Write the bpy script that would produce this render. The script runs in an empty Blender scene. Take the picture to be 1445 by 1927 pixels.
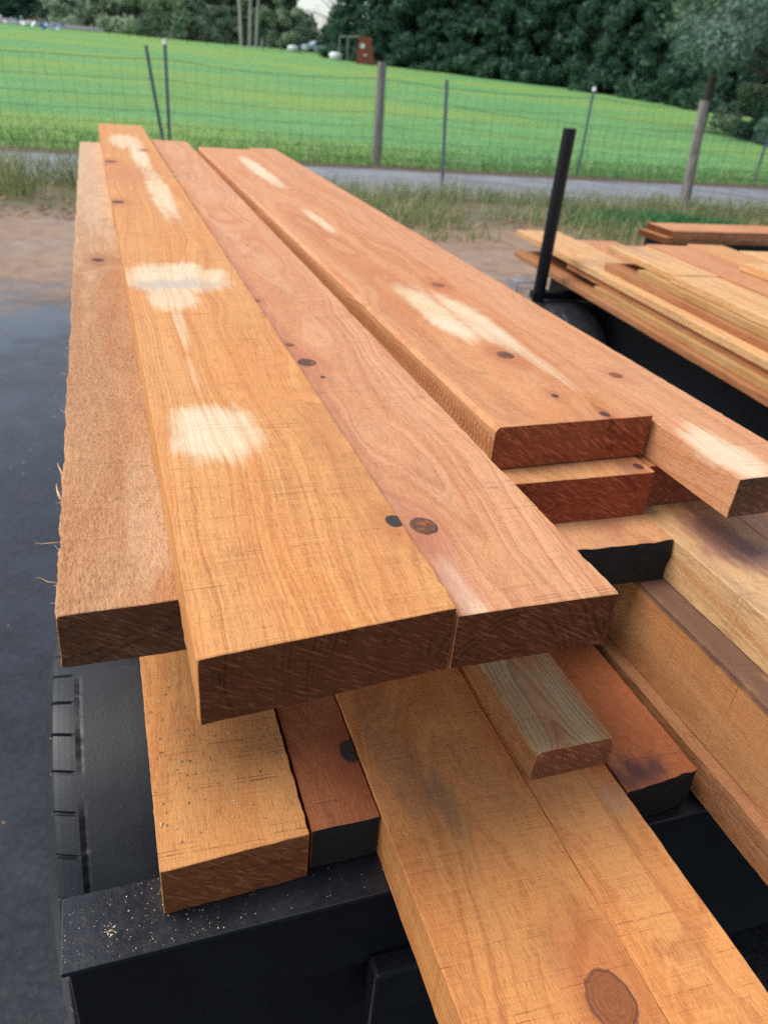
import bpy, bmesh, math, random
import numpy as np
from mathutils import Vector, Matrix, noise as mnoise

# ------------------------------------------------------------------ camera, sky, sun, exposure
scene = bpy.context.scene
COL = scene.collection
cam_d = bpy.data.cameras.new("camera"); cam = bpy.data.objects.new("camera", cam_d); COL.objects.link(cam)
cam_d.sensor_fit = 'HORIZONTAL'; cam_d.sensor_width = 36.0; cam_d.lens = 36.0 * 1463.5 / 1445.0
cam_d.clip_start = 0.02; cam_d.clip_end = 2000
R_ = (0.94596296, -0.31357627, 0.08260757); U_ = (0.08928574, 0.4967671, 0.86327893); F_ = (0.31174051, 0.80925421, -0.49792116)
m = Matrix(((R_[0], U_[0], -F_[0], 0), (R_[1], U_[1], -F_[1], 0), (R_[2], U_[2], -F_[2], 0.3658), (0, 0, 0, 1)))
cam.matrix_world = m
cam_d.dof.use_dof = True; cam_d.dof.focus_distance = 0.72; cam_d.dof.aperture_fstop = 10.0
scene.camera = cam

SUN_EL, SUN_AZ = math.radians(56), math.radians(-72)          # azimuth from +Y, negative = to the left
world = bpy.data.worlds.new("World"); scene.world = world; world.use_nodes = True
wn = world.node_tree; bg = wn.nodes["Background"]
sky = wn.nodes.new("ShaderNodeTexSky"); sky.sky_type = 'NISHITA'; sky.sun_disc = False
sky.sun_elevation = SUN_EL; sky.sun_rotation = SUN_AZ
sky.air_density = 1.0; sky.dust_density = 1.2; sky.ozone_density = 1.0; sky.altitude = 0
hs = wn.nodes.new("ShaderNodeHueSaturation"); hs.inputs['Saturation'].default_value = 0.62      # thin cloud: a paler sky
wn.links.new(sky.outputs[0], hs.inputs['Color']); wn.links.new(hs.outputs[0], bg.inputs[0]); bg.inputs[1].default_value = 0.135
sun_d = bpy.data.lights.new("sun", 'SUN'); sun = bpy.data.objects.new("sun", sun_d); COL.objects.link(sun)
sun_d.energy = 2.3; sun_d.angle = math.radians(30); sun_d.color = (1.0, 0.94, 0.86)
sdir = Vector((math.sin(SUN_AZ) * math.cos(SUN_EL), math.cos(SUN_AZ) * math.cos(SUN_EL), math.sin(SUN_EL)))
sun.rotation_euler = sdir.to_track_quat('Z', 'Y').to_euler()
scene.view_settings.view_transform = 'Standard'; scene.view_settings.look = 'None'
scene.view_settings.gamma = 1.0; scene.view_settings.exposure = 0.62
scene.cycles.max_bounces = 6; scene.cycles.diffuse_bounces = 4; scene.cycles.use_denoising = False

# ------------------------------------------------------------------ helpers
def tag(o, label=None, cat=None, group=None, kind=None):
    if label: o["label"] = label
    if cat: o["category"] = cat
    if group: o["group"] = group
    if kind: o["kind"] = kind
    return o
def empty(name, loc=(0, 0, 0), rz=0.0):
    o = bpy.data.objects.new(name, None); COL.objects.link(o); o.location = loc; o.rotation_euler.z = rz
    o.empty_display_size = 0.1
    return o
def mesh_obj(name, verts, faces, mats=(), parent=None, smooth=False, midx=None, loc=None):
    me = bpy.data.meshes.new(name)
    me.from_pydata([tuple(v) for v in verts], [], faces)
    for mt in (mats if isinstance(mats, (list, tuple)) else [mats]): me.materials.append(mt)
    if midx is not None: me.polygons.foreach_set("material_index", midx)
    if smooth: me.polygons.foreach_set("use_smooth", [True] * len(me.polygons))
    me.update()
    o = bpy.data.objects.new(name, me); COL.objects.link(o)
    if parent: o.parent = parent
    if loc is not None: o.location = loc
    return o
def quads_obj(name, V, mat, parent=None, loc=None):            # V: (n,4,3) array of separate quads
    n = len(V); me = bpy.data.meshes.new(name)
    me.vertices.add(n * 4); me.vertices.foreach_set("co", np.asarray(V, np.float32).ravel())
    me.loops.add(n * 4); me.loops.foreach_set("vertex_index", np.arange(n * 4, dtype=np.int32))
    me.polygons.add(n); me.polygons.foreach_set("loop_start", np.arange(0, n * 4, 4, dtype=np.int32))
    me.polygons.foreach_set("loop_total", np.full(n, 4, np.int32))
    me.materials.append(mat); me.update(calc_edges=True); me.validate()
    o = bpy.data.objects.new(name, me); COL.objects.link(o)
    if parent: o.parent = parent
    if loc is not None: o.location = loc
    return o
class MB:
    def __init__(s): s.v = []; s.f = []; s.sm = []
    def box(s, x0, x1, y0, y1, z0, z1, rot=None, piv=(0, 0, 0)):
        b = len(s.v)
        for z in (z0, z1):
            for x, y in ((x0, y0), (x1, y0), (x1, y1), (x0, y1)):
                p = Vector((x, y, z))
                if rot: p = rot @ (p - Vector(piv)) + Vector(piv)
                s.v.append(tuple(p))
        s.f += [(b, b+3, b+2, b+1), (b+4, b+5, b+6, b+7), (b, b+1, b+5, b+4), (b+1, b+2, b+6, b+5), (b+2, b+3, b+7, b+6), (b+3, b, b+4, b+7)]
        return s
    def tube(s, pts, r, n=8, cap=True):
        pts = [Vector(p) for p in pts]; rs = r if isinstance(r, (list, tuple)) else [r] * len(pts)
        b = len(s.v)
        for i, p in enumerate(pts):
            d = (pts[min(i+1, len(pts)-1)] - pts[max(i-1, 0)]).normalized()
            a = d.orthogonal().normalized() if i == 0 else (a - d * a.dot(d)).normalized()
            c = d.cross(a)
            for k in range(n):
                t = 2 * math.pi * k / n
                s.v.append(tuple(p + (a * math.cos(t) + c * math.sin(t)) * rs[i]))
        for i in range(len(pts) - 1):
            for k in range(n):
                k2 = (k + 1) % n
                s.f.append((b+i*n+k, b+i*n+k2, b+(i+1)*n+k2, b+(i+1)*n+k))
        if cap:
            s.f.append(tuple(b + k for k in range(n))[::-1]); s.f.append(tuple(b + (len(pts)-1)*n + k for k in range(n)))
        return s
    def build(s, name, mat, parent=None, smooth=False, loc=None, bevel=0):
        o = mesh_obj(name, s.v, s.f, mat, parent, smooth, None, loc)
        if bevel:
            md = o.modifiers.new("bevel", 'BEVEL'); md.width = bevel; md.segments = 2; md.limit_method = 'ANGLE'
        return o

# node helper -------------------------------------------------------
class NT:
    def __init__(s, name):
        s.mat = bpy.data.materials.new(name); s.mat.use_nodes = True
        s.t = s.mat.node_tree; s.n = s.t.nodes; s.l = s.t.links
        s.bsdf = s.n["Principled BSDF"]; s.out = s.n["Material Output"]
    def _set(s, sock, v):
        if isinstance(v, bpy.types.NodeSocket): s.l.new(v, sock)
        elif v is not None:
            if sock.type == 'RGBA' and not hasattr(v, '__len__'): v = (v, v, v, 1)
            elif sock.type == 'RGBA' and len(v) == 3: v = (*v, 1)
            sock.default_value = v
    def m(s, op, a, b=None, c=None, clamp=False):
        nd = s.n.new("ShaderNodeMath"); nd.operation = op; nd.use_clamp = clamp
        for i, v in enumerate((a, b, c)):
            if v is not None: s._set(nd.inputs[i], v)
        return nd.outputs[0]
    def add(s, a, b): return s.m('ADD', a, b)
    def sub(s, a, b): return s.m('SUBTRACT', a, b)
    def mul(s, a, b): return s.m('MULTIPLY', a, b)
    def sm(s, v, lo, hi):                                # smoothstep
        nd = s.n.new("ShaderNodeMapRange"); nd.interpolation_type = 'SMOOTHSTEP'
        s._set(nd.inputs[0], v); s._set(nd.inputs[1], lo); s._set(nd.inputs[2], hi)
        nd.inputs[3].default_value = 0; nd.inputs[4].default_value = 1
        return nd.outputs[0]
    def mixc(s, f, a, b, mode='MIX'):
        nd = s.n.new("ShaderNodeMix"); nd.data_type = 'RGBA'; nd.blend_type = mode
        s._set(nd.inputs[0], f); s._set(nd.inputs[6], a); s._set(nd.inputs[7], b)
        return nd.outputs[2]
    def xyz(s, x, y, z):
        nd = s.n.new("ShaderNodeCombineXYZ")
        for i, v in enumerate((x, y, z)): s._set(nd.inputs[i], v)
        return nd.outputs[0]
    def sep(s, v):
        nd = s.n.new("ShaderNodeSeparateXYZ"); s._set(nd.inputs[0], v); return nd.outputs
    def noise(s, vec, scale=1.0, detail=3, rough=0.55, dist=0.0):
        nd = s.n.new("ShaderNodeTexNoise"); s._set(nd.inputs['Vector'], vec)
        nd.inputs['Scale'].default_value = scale; nd.inputs['Detail'].default_value = detail
        nd.inputs['Roughness'].default_value = rough; nd.inputs['Distortion'].default_value = dist
        return nd.outputs[0]
    def ramp(s, v, stops, interp='LINEAR'):
        nd = s.n.new("ShaderNodeValToRGB"); s._set(nd.inputs[0], v); cr = nd.color_ramp; cr.interpolation = interp
        while len(cr.elements) < len(stops): cr.elements.new(0.5)
        for e, (p, c) in zip(cr.elements, stops): e.position = p; e.color = (*c, 1)
        return nd.outputs[0]
    def obj(s): 
        nd = s.n.new("ShaderNodeTexCoord"); return nd.outputs['Object']
    def geo(s, k):
        nd = s.n.new("ShaderNodeNewGeometry"); return nd.outputs[k]
    def bump(s, hgt, dist, strength=1.0, normal=None):   # strength may be a socket
        nd = s.n.new("ShaderNodeBump"); s._set(nd.inputs['Height'], hgt); nd.inputs['Distance'].default_value = dist
        s._set(nd.inputs['Strength'], strength)
        if normal: s.l.new(normal, nd.inputs['Normal'])
        return nd.outputs[0]
    def fin(s, col=None, rough=None, normal=None, spec=None, metal=None):
        b = s.bsdf
        if col is not None: s._set(b.inputs['Base Color'], col)
        if rough is not None: s._set(b.inputs['Roughness'], rough)
        if normal is not None: s._set(b.inputs['Normal'], normal)
        if spec is not None: s._set(b.inputs['Specular IOR Level'], spec)
        if metal is not None: s._set(b.inputs['Metallic'], metal)
        return s.mat

# ------------------------------------------------------------------ timber material
PALE = (0.80, 0.66, 0.45)
def wood(seed, light=(0.56, 0.29, 0.125), dark=(0.40, 0.165, 0.06), pith=(0.08, -0.10), ring=0.0075, ringc=0.55,
         knots=(), patches=(), saw=0.35, sawang=0.06, fuzzy=0.25, grey=0.0, stains=(), mould=0.0, cross=0.3, endc=(0.125, 0.042, 0.017),
         ribs=0.0, tilt=0.012, coarse=0.0):
    """A pair of materials (long faces, sawn end) that share one solid ring pattern through the board."""
    out = []
    for end in (False, True):
        T = NT("sawn_end" if end else "timber")
        P = T.obj(); x, y, z = T.sep(P)
        so = seed * 7.13
        w1 = T.noise(T.xyz(T.add(T.mul(x, 5.0), so), T.mul(y, 1.3), T.mul(z, 5.0)), 1.0, 2)
        w2 = T.noise(T.xyz(T.add(T.mul(x, 26.0), so), T.mul(y, 5.5), T.mul(z, 26.0)), 1.0, 3, 0.6)
        dx = T.sub(x, pith[0]); dz = T.sub(z, pith[1])
        r = T.m('SQRT', T.add(T.mul(dx, dx), T.mul(dz, dz)))
        r = T.add(r, T.mul(T.sub(w1, 0.5), 0.10)); r = T.add(r, T.mul(T.sub(w2, 0.5), 0.011))
        r = T.add(r, T.mul(y, tilt))
        fk = T.noise(T.xyz(T.mul(x, 130.0), T.mul(y, 110.0), so), 1.0, 3, .6)
        kmask = None; kd_all = None; krim = None; kdark = None; ktone = None
        if not end:
            for (kx, ky, kr, kd) in knots:
                ax = T.sub(x, kx); ay = T.mul(T.sub(y, ky), 0.8)
                wob = T.add(T.mul(T.sub(w2, 0.5), kr * .9), T.mul(T.sub(fk, .5), kr * .22))
                d = T.add(T.m('SQRT', T.add(T.mul(ax, ax), T.mul(ay, ay))), wob)
                ay2 = T.mul(T.sub(y, ky), 0.45)
                d2 = T.m('SQRT', T.add(T.mul(ax, ax), T.mul(ay2, ay2)))
                g = T.m('POWER', 2.718, T.mul(T.mul(d2, d2), -1.0 / (2.3 * kr) ** 2))
                r = T.add(r, T.mul(g, kr * 0.95))
                a = T.sm(d, kr * 1.04, kr * 0.93)
                rim = T.mul(T.sm(d, kr * 0.90, kr * 0.97), T.sm(d, kr * 1.09, kr * 1.02))
                halo = T.mul(T.sm(d2, kr * 3.2, kr * 0.8), 0.5)
                rr = T.m('SINE', T.mul(d, 2 * math.pi / (kr * 0.2 + 0.0008)))
                tone = T.mul(a, T.add(T.add(0.15, T.mul(rr, 0.09)), T.mul(fk, .6)))
                dk = T.mul(a, T.mul(T.sm(fk, .66 - .5 * kd, .78 - .5 * kd), min(1, kd * 1.1)))
                kmask = a if kmask is None else T.m('MAXIMUM', kmask, a)
                krim = T.mul(rim, 0.62) if krim is None else T.m('MAXIMUM', krim, T.mul(rim, 0.62))
                kdark = dk if kdark is None else T.m('MAXIMUM', kdark, dk)
                ktone = tone if ktone is None else T.m('MAXIMUM', ktone, tone)
                kd_all = halo if kd_all is None else T.m('MAXIMUM', kd_all, halo)
        ph = T.m('FRACT', T.m('DIVIDE', r, ring))
        late = T.mul(T.sm(ph, 0.35, 0.93), T.sm(ph, 1.0, 0.95))
        wide = T.noise(T.xyz(T.mul(r, 75.0), T.mul(y, .6), so), 1.0, 2)           # some years darker than others
        late = T.mul(late, T.sm(wide, 0.32, 0.66))
        fol = T.noise(T.xyz(T.mul(r, 420.0), T.mul(y, 2.2), T.mul(x, 7.0)), 1.0, 4, 0.68)       # streaks that follow the rings
        fib = T.noise(T.xyz(T.mul(x, 800.0), T.add(T.mul(y, 34.0), so), T.mul(z, 800.0)), 1.0, 3, 0.6)
        fib2 = T.noise(T.xyz(T.add(T.mul(x, 120.0), so), T.mul(y, 5.0), T.mul(z, 120.0)), 1.0, 3, 0.6)
        big = T.noise(T.xyz(T.add(T.mul(x, 14.0), so), T.mul(y, 2.6), T.mul(z, 14.0)), 1.0, 4, 0.6)
        if end:
            v = T.add(T.mul(late, 0.34), T.mul(T.sub(big, 0.5), 0.8))
            grain = T.noise(T.xyz(T.mul(x, 600.0), so, T.mul(z, 600.0)), 1.0, 2)
            ang = 0.55 + 0.25 * math.sin(seed * 3.1)
            kerf = T.noise(T.xyz(T.add(T.mul(x, 55.0 * math.cos(ang)), T.mul(z, -55.0 * math.sin(ang))), T.add(T.mul(x, 420.0 * math.sin(ang)), T.mul(z, 420.0 * math.cos(ang))), so), 1.0, 3, 0.65)
            e0 = endc; e1 = tuple(c * 0.45 for c in endc); e2 = tuple(min(1, c * k_) for c, k_ in zip(endc, (2.1, 2.3, 2.5)))
            col = T.mixc(T.sm(v, 0.0, 0.55), e0, e1)
            col = T.mixc(T.mul(T.sm(kerf, 0.52, 0.68), 0.8), col, e2); col = T.mixc(T.mul(T.sm(kerf, 0.45, 0.3), 0.6), col, e1)
            col = T.mixc(T.mul(T.sm(grain, 0.64, 0.8), 0.45), col, (endc[0] * 2.4, endc[1] * 2.6, endc[2] * 2.6))
            if mould: 
                mo = T.noise(T.xyz(T.mul(x, 40.0), so, T.mul(z, 40.0)), 1.0, 4, 0.7)
                col = T.mixc(T.mul(T.sm(mo, 0.2, 0.5), mould), col, (0.022, 0.022, 0.02))
            ck = T.noise(T.xyz(T.mul(dx, 55.0), so, T.mul(dz, 9.0)), 1.0, 3, .6)
            cl = T.mul(T.sm(T.m('ABSOLUTE', T.sub(ck, .5)), .007, .001), T.sm(big, .5, .62))
            col = T.mixc(T.mul(cl, .8), col, tuple(c * .2 for c in endc))
            bh = T.add(T.mul(kerf, 0.6), T.mul(grain, 0.5))
            nrm = T.bump(bh, 0.0008, 0.8)
            out.append(T.fin(col, 0.9, nrm, 0.08)); continue
        lm = tuple(light); col = T.mixc(T.mul(late, min(1, ringc * 1.25)), lm, dark)
        warm = (min(1, light[0] * 1.04), light[1] * 0.80, light[2] * 0.62)
        col = T.mixc(T.mul(T.sm(big, 0.42, 0.68), 0.6), col, warm, 'MIX')
        palec = (min(1, light[0] * 1.16), light[1] * 1.20, light[2] * 1.22)
        col = T.mixc(T.mul(T.sm(fib2, 0.5, 0.74), fuzzy), col, palec)
        col = T.mixc(T.mul(T.sm(fol, 0.52, 0.66), 0.42), col, (dark[0] * .86, dark[1] * .74, dark[2] * .66))
        col = T.mixc(T.mul(T.sm(fol, 0.47, 0.36), 0.55), col, palec)
        fig = T.noise(T.xyz(T.mul(r, 105.0), T.mul(y, .8), so), 1.0, 3, .55)                 # broad figure of the grain
        col = T.mixc(T.mul(T.sm(fig, .50, .64), .55), col, (light[0] * .84, light[1] * .60, light[2] * .40))
        col = T.mixc(T.mul(T.sm(fig, .47, .34), .40), col, palec)
        brk = T.noise(T.xyz(T.mul(x, 60.0), T.add(T.mul(y, 24.0), so), 1.7), 1.0, 3, 0.6)
        col = T.mixc(T.mul(T.mul(T.sm(fib, 0.50, 0.36), T.sm(brk, .4, .6)), 0.42), col, tuple(c * 0.62 for c in dark))
        col = T.mixc(T.mul(T.mul(T.sm(fib, 0.54, 0.66), T.sm(brk, .6, .4)), 0.5), col, palec)
        fl = T.noise(T.xyz(T.mul(x, 430.0), T.add(T.mul(y, 105.0), so), T.mul(z, 430.0)), 1.0, 3, 0.7)      # short fibre flecks
        col = T.mixc(T.mul(T.sm(fl, 0.54, 0.68), 0.42), col, palec)
        col = T.mixc(T.mul(T.sm(fl, 0.45, 0.33), 0.42), col, (dark[0] * .75, dark[1] * .62, dark[2] * .55))
        # woolly torn grain: short pale flecks
        if coarse:
            cg = T.noise(T.xyz(T.mul(x, 210.0), T.add(T.mul(y, 90.0), so), T.mul(z, 210.0)), 1.0, 4, 0.7)
            cg2 = T.noise(T.xyz(T.mul(x, 22.0), T.add(T.mul(y, 9.0), so), 0.0), 1.0, 3, 0.6)
            col = T.mixc(T.mul(T.sm(cg, 0.5, 0.66), coarse), col, palec)
            col = T.mixc(T.mul(T.sm(cg, 0.46, 0.32), coarse * 0.8), col, tuple(c * 0.7 for c in dark))
            col = T.mixc(T.mul(T.sm(cg2, 0.56, 0.70), coarse * 0.6), col, tuple(min(1, c * 1.15) for c in palec))
        else:
            cg = fib
        # saw marks across the board
        t = math.tan(sawang); yy = T.add(y, T.mul(x, t)); yw = T.add(yy, T.mul(T.sub(w1, 0.5), 0.006))
        s1 = T.noise(T.xyz(T.mul(x, 3.0), T.add(T.mul(yw, 430.0), so), T.mul(z, 3.0)), 1.0, 3, 0.6)
        s2 = T.noise(T.xyz(T.mul(x, 14.0), T.add(T.mul(yw, 640.0), so), T.mul(z, 14.0)), 1.0, 3, 0.65)
        s3 = T.noise(T.xyz(T.add(T.mul(x, 5.0), 5.0), T.add(T.mul(yw, 30.0), so), T.mul(z, 5.0)), 1.0, 3, 0.65)
        lb = T.noise(T.xyz(T.mul(x, 55.0), T.add(T.mul(y, 20.0), so), 4.0), 1.0, 3, .6)
        line = T.mul(T.mul(T.sm(s1, 0.57, 0.69), T.sm(s3, 0.42, 0.66)), T.sm(lb, .36, .62))
        col = T.mixc(T.mul(line, saw), col, (dark[0] * .55, dark[1] * .5, dark[2] * .5))
        col = T.mixc(T.mul(T.sm(s2, 0.53, 0.64), cross * 0.8), col, palec)
        col = T.mixc(T.mul(T.sm(s2, 0.46, 0.34), cross * 0.55), col, dark)
        # pale, still dry patches with ragged streaky edges
        topf = T.sm(z, -.012, -.005)
        if patches:
            e1 = T.noise(T.xyz(T.mul(x, 190.0), T.add(T.mul(y, 9.0), so), 0.0), 1.0, 3, 0.6)
            e2 = T.noise(T.xyz(T.mul(x, 22.0), T.add(T.mul(y, 12.0), so), 3.0), 1.0, 3, .6)
            tot = None
            for (px, py, rx, ry, st) in patches:
                ax = T.m('DIVIDE', T.add(T.sub(x, px), T.mul(T.sub(e2, .5), rx * .9)), rx)
                ay = T.m('DIVIDE', T.add(T.sub(y, py), T.add(T.mul(T.sub(e1, .5), .05 + ry * .10), T.mul(T.sub(e2, .5), ry * 1.0))), ry)
                ax = T.m('POWER', T.m('ABSOLUTE', ax), 2.3); ay = T.m('POWER', T.m('ABSOLUTE', ay), 2.3)
                d = T.add(T.add(ax, ay), T.mul(T.sub(fib, 0.5), .5))
                a = T.mul(T.mul(T.sm(T.add(d, T.mul(T.sub(fig, .5), 1.2)), 1.75, 0.25), st * .86), topf)
                tot = a if tot is None else T.m('MAXIMUM', tot, a)
            pc = T.mixc(T.mul(T.sm(fib, 0.55, 0.35), 0.5), PALE, tuple(c * 0.78 for c in PALE)); pc = T.mixc(T.mul(T.sm(s2, .5, .35), .3), pc, (.55, .38, .2)); pc = T.mixc(T.mul(T.sm(fol, .50, .64), .5), pc, (.60, .40, .20)); pc = T.mixc(T.mul(T.sm(fig, .48, .62), .4), pc, (.62, .42, .21))
            col = T.mixc(tot, col, pc)
        for (px, py, rx, ry, st, sc) in stains:
            e3 = T.noise(T.xyz(T.mul(x, 40.0), T.add(T.mul(y, 14.0), so), 9.0), 1.0, 4, 0.65)
            ax = T.m('DIVIDE', T.sub(x, px), rx); ay = T.m('DIVIDE', T.sub(y, py), ry)
            d = T.add(T.m('SQRT', T.add(T.mul(ax, ax), T.mul(ay, ay))), T.mul(T.sub(e3, 0.5), 2.2))
            col = T.mixc(T.mul(T.mul(T.sm(d, 1.15, 0.35), st), topf), col, sc)
        if grey:
            gn = T.noise(T.xyz(T.mul(x, 30.0), T.add(T.mul(y, 7.0), so), T.mul(z, 30.0)), 1.0, 3)
            col = T.mixc(T.mul(T.mul(T.sm(gn, 0.25, 0.65), grey), topf), col, T.mixc(T.mul(late, 0.8), (0.50, 0.37, 0.18), (0.18, 0.10, 0.045)))
        if knots:
            col = T.mixc(kd_all, col, (dark[0] * 1.0, dark[1] * 0.80, dark[2] * 0.85))
            col = T.mixc(kmask, col, T.mixc(ktone, (0.36, 0.12, 0.034), (0.13, 0.034, 0.013)))
            col = T.mixc(kdark, col, (0.035, 0.028, 0.024))
            col = T.mixc(krim, col, (0.055, 0.022, 0.024))
        if ribs:                                            # circular-saw ribs on the near-side edge
            rb = T.m('SINE', T.add(T.mul(y, 2 * math.pi / .0105), T.add(T.mul(z, 130.0), T.mul(w2, 26.0))))
            rbm = T.mul(T.mul(T.sm(rb, -.2, .9), T.sm(x, .006, .002)), T.sm(z, -.010, -.018))
            col = T.mixc(T.mul(rbm, ribs), col, tuple(c * .45 for c in dark))
        # insect holes, specks and dirt
        sp = T.noise(T.xyz(T.mul(x, 260.0), T.add(T.mul(y, 150.0), so), T.mul(z, 260.0)), 1.0, 1)
        col = T.mixc(T.mul(T.sm(sp, 0.77, 0.82), 0.75), col, (0.09, 0.045, 0.03))
        dirt = T.noise(T.xyz(T.mul(x, 9.0), T.add(T.mul(y, 6.0), so), T.mul(z, 9.0)), 1.0, 5, 0.65)
        col = T.mixc(T.mul(T.sm(dirt, 0.55, 0.78), 0.28), col, tuple(c * 0.55 for c in dark))
        h = T.add(T.add(T.add(T.mul(fib, 0.5), T.mul(fl, .9)), T.mul(s2, 0.7)), T.add(T.mul(line, -1.2), T.mul(late, 0.25)))
        if coarse: h = T.add(h, T.mul(cg, 5.0 * coarse))
        if knots: h = T.add(h, T.mul(krim, -1.0))
        nrm = T.bump(h, 0.0010, 0.9)
        out.append(T.fin(col, T.add(0.50, T.mul(big, 0.2)), nrm, 0.4))
    return out

# ------------------------------------------------------------------ a sawn board
def board(name, x0, x1, yn0, yn1, yf, top, th, mats, far_dx=0.0, wob=0.0006, seed=0, chamfer=0.0, wane=None, bev=0.0007,
          taper=0.0, endrough=0.0008, skew=0.0, segs=None, rz=0.0, farz=0.0, bow=0.0):
    rnd = random.Random(seed); L = yf - min(yn0, yn1); w = x1 - x0
    prof = []                                         # cross-section, clockwise from the top left, as (u, v) offsets
    nt = 22
    def edge(a, b, n):
        for i in range(n): prof.append((a[0] + (b[0]-a[0]) * i / n, a[1] + (b[1]-a[1]) * i / n))
    c0 = max(bev, chamfer)
    edge((c0, 0), (w - bev, 0), nt); edge((w - bev, 0), (w, -bev), 1); edge((w, -bev), (w, -th + bev), 7); edge((w, -th + bev), (w - bev, -th), 1)
    edge((w - bev, -th), (bev, -th), nt); edge((bev, -th), (0, -th + bev), 1); edge((0, -th + bev), (0, -c0), 7); edge((0, -c0), (c0, 0), 2)
    n = len(prof)
    ys = [0.0, 0.0009]; y = 0.0009; step = 0.004
    while y < L - 0.0015: 
        y += step; step = min(step * 1.03, 0.05); ys.append(min(y, L - 0.0009))
    ys = sorted(set(ys)) + [L]
    V = []; Fc = []; mi = []
    cx = w / 2; cz = -th / 2
    for j, yy in enumerate(ys):
        f = yy / L; endring = (j == 0 or j == len(ys) - 1)
        for (u, v) in prof:
            yo = (1 - f) * ((yn0 - min(yn0, yn1)) * (1 - u / w) + (yn1 - min(yn0, yn1)) * (u / w))
            s = seed * 11.3
            # saw wander plus fuzz along the arrises
            edgev = min(abs(u), abs(w - u)); k = math.exp(-edgev / 0.004) * math.exp(-min(abs(v), abs(v + th)) / 0.006)
            n1 = mnoise.noise(Vector((u * 8 + s, yy * 9, v * 8))) * wob * 1.2
            n2 = mnoise.noise(Vector((u * 40 + s, yy * 95, v * 60 + 3))) * wob * (0.35 + 1.5 * k)
            side = 1 if u > cx else -1
            du = side * (n1 + n2) * math.exp(-edgev / 0.01)
            dv = mnoise.noise(Vector((u * 14 + s, yy * 12, v * 14 + 9))) * wob * 0.8 * (1 if v > -th / 2 else -1)
            dv += n2 * 0.6
            if wane is not None:
                du2, dv2 = wane(u, yy, v); du += du2; dv += dv2
            uu, vv = u + du, v + dv
            if endring:
                sx = 0.0007; uu = uu + (sx if u < cx else -sx) * (1 if edgev < 0.002 else 0); vv = vv + (sx if v < cz else -sx) * (1 if min(abs(v), abs(v+th)) < 0.002 else 0)
            ey = 0
            if j <= 1: ey = mnoise.noise(Vector((u * 60 + s, 3.3, v * 60))) * endrough + skew * (-v / th)
            V.append((uu + far_dx * f - taper * f * (u / w), yy + yo + ey, vv + farz * f + bow * 4 * f * (1 - f)))
    m_ = len(ys)
    for j in range(m_ - 1):
        for k in range(n):
            k2 = (k + 1) % n
            Fc.append((j*n + k, j*n + k2, (j+1)*n + k2, (j+1)*n + k)); mi.append(0)
    Fc.append(tuple(range(n))[::-1]); mi.append(1)
    Fc.append(tuple((m_-1)*n + k for k in range(n))); mi.append(1)
    Fc = [tuple(reversed(f)) for f in Fc]
    o = mesh_obj(name, V, Fc, mats, None, False, mi, (x0, min(yn0, yn1), top))
    o.rotation_euler.z = rz
    return o

TG = "sawn planks stacked on the near trailer"
# top tier --------------------------------------------------------
A = board("timber_plank", .036, .2395, .424, .441, 4.46, 0.0, .0635,
    wood(1, light=(0.61, 0.285, 0.090), dark=(0.40, 0.14, 0.040), pith=(0.23, -0.06), ring=.0062, ringc=.5, tilt=0.02, fuzzy=.45, saw=.14, sawang=-.02, cross=.6,
         knots=[(.198, .153, .009, .9), (.012, 2.62, .022, .5), (.010, 1.82, .018, .7), (.15, 3.0, .014, .5)],
         patches=[(.088, 1.05, .084, .10, .95), (.066, .91, .036, .07, .8), (.064, .76, .008, .10, .55), (.060, .56, .006, .06, .3), (.062, .375, .046, .072, .95),
                  (.122, 2.85, .028, .42, .95), (.13, 2.05, .028, .42, .9), (.09, 3.3, .06, .25, .8)],
         stains=[(.2045, 1.6, .0045, 2.2, .6, (.30, .10, .05)), (.17, .12, .03, .12, .3, (.50, .19, .07)), (.07, 1.0, .1, .045, .55, (.36, .33, .30)), (.05, 2.35, .12, .25, .6, (.50, .19, .07)), (.18, .3, .03, .2, .45, (.44, .17, .06))]),
    seed=1, far_dx=-.003)
tag(A, "long honey-coloured top plank with two big cream patches down its middle", "plank", TG)
B = board("timber_plank", .2420, .393, .4425, .4425, 3.95, -.0100, .0560,
    wood(2, light=(0.60, 0.30, 0.145), dark=(0.42, 0.165, 0.075), pith=(0.055, -0.075), ring=.0068, ringc=.6, tilt=-0.03, saw=.12, sawang=-.03, cross=.35, fuzzy=.35,
         knots=[(.023, .136, .0125, .55), (.018, .592, .0125, .6), (.026, .533, .0035, .7), (.010, .67, .006, .4), (.003, .91, .008, .4)],
         patches=[(.016, .028, .010, .05, .8)], stains=[(.02, .07, .02, .09, .5, (.5, .19, .12)), (.01, .8, .01, 1.0, .3, (.36, .13, .09))]),
    seed=2, far_dx=.008)
tag(B, "pinkish top plank with a round star-marked knot near its end", "plank", TG)
def wC(u, y, v):
    return (0, 0)
C = board("timber_plank", .4265, .6575, .763, .771, 3.66, 0.0, .0575,
    wood(3, light=(0.58, 0.268, 0.115), dark=(0.41, 0.155, 0.055), pith=(0.10, -0.16), ring=.0085, ringc=.5, tilt=0.01, ribs=.5, saw=.25, sawang=-.02, cross=.3, endc=(.27, .07, .03),
         knots=[(.135, .25, .013, .55), (.130, .087, .005, .9), (.165, .02, .006, .8), (.19, .66, .012, .2)],
         patches=[(.112, .50, .030, .17, 1.0), (.165, .42, .030, .16, .9), (.13, 2.24, .03, .35, .9), (.11, 1.3, .015, .16, .8), (.175, .26, .014, .16, .5)],
         stains=[(.05, 1.0, .03, .8, .25, (.5, .2, .08)), (.168, .01, .008, .05, .8, (.10, .04, .03))]),
    seed=3, far_dx=-.008, chamfer=.006)
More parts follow.
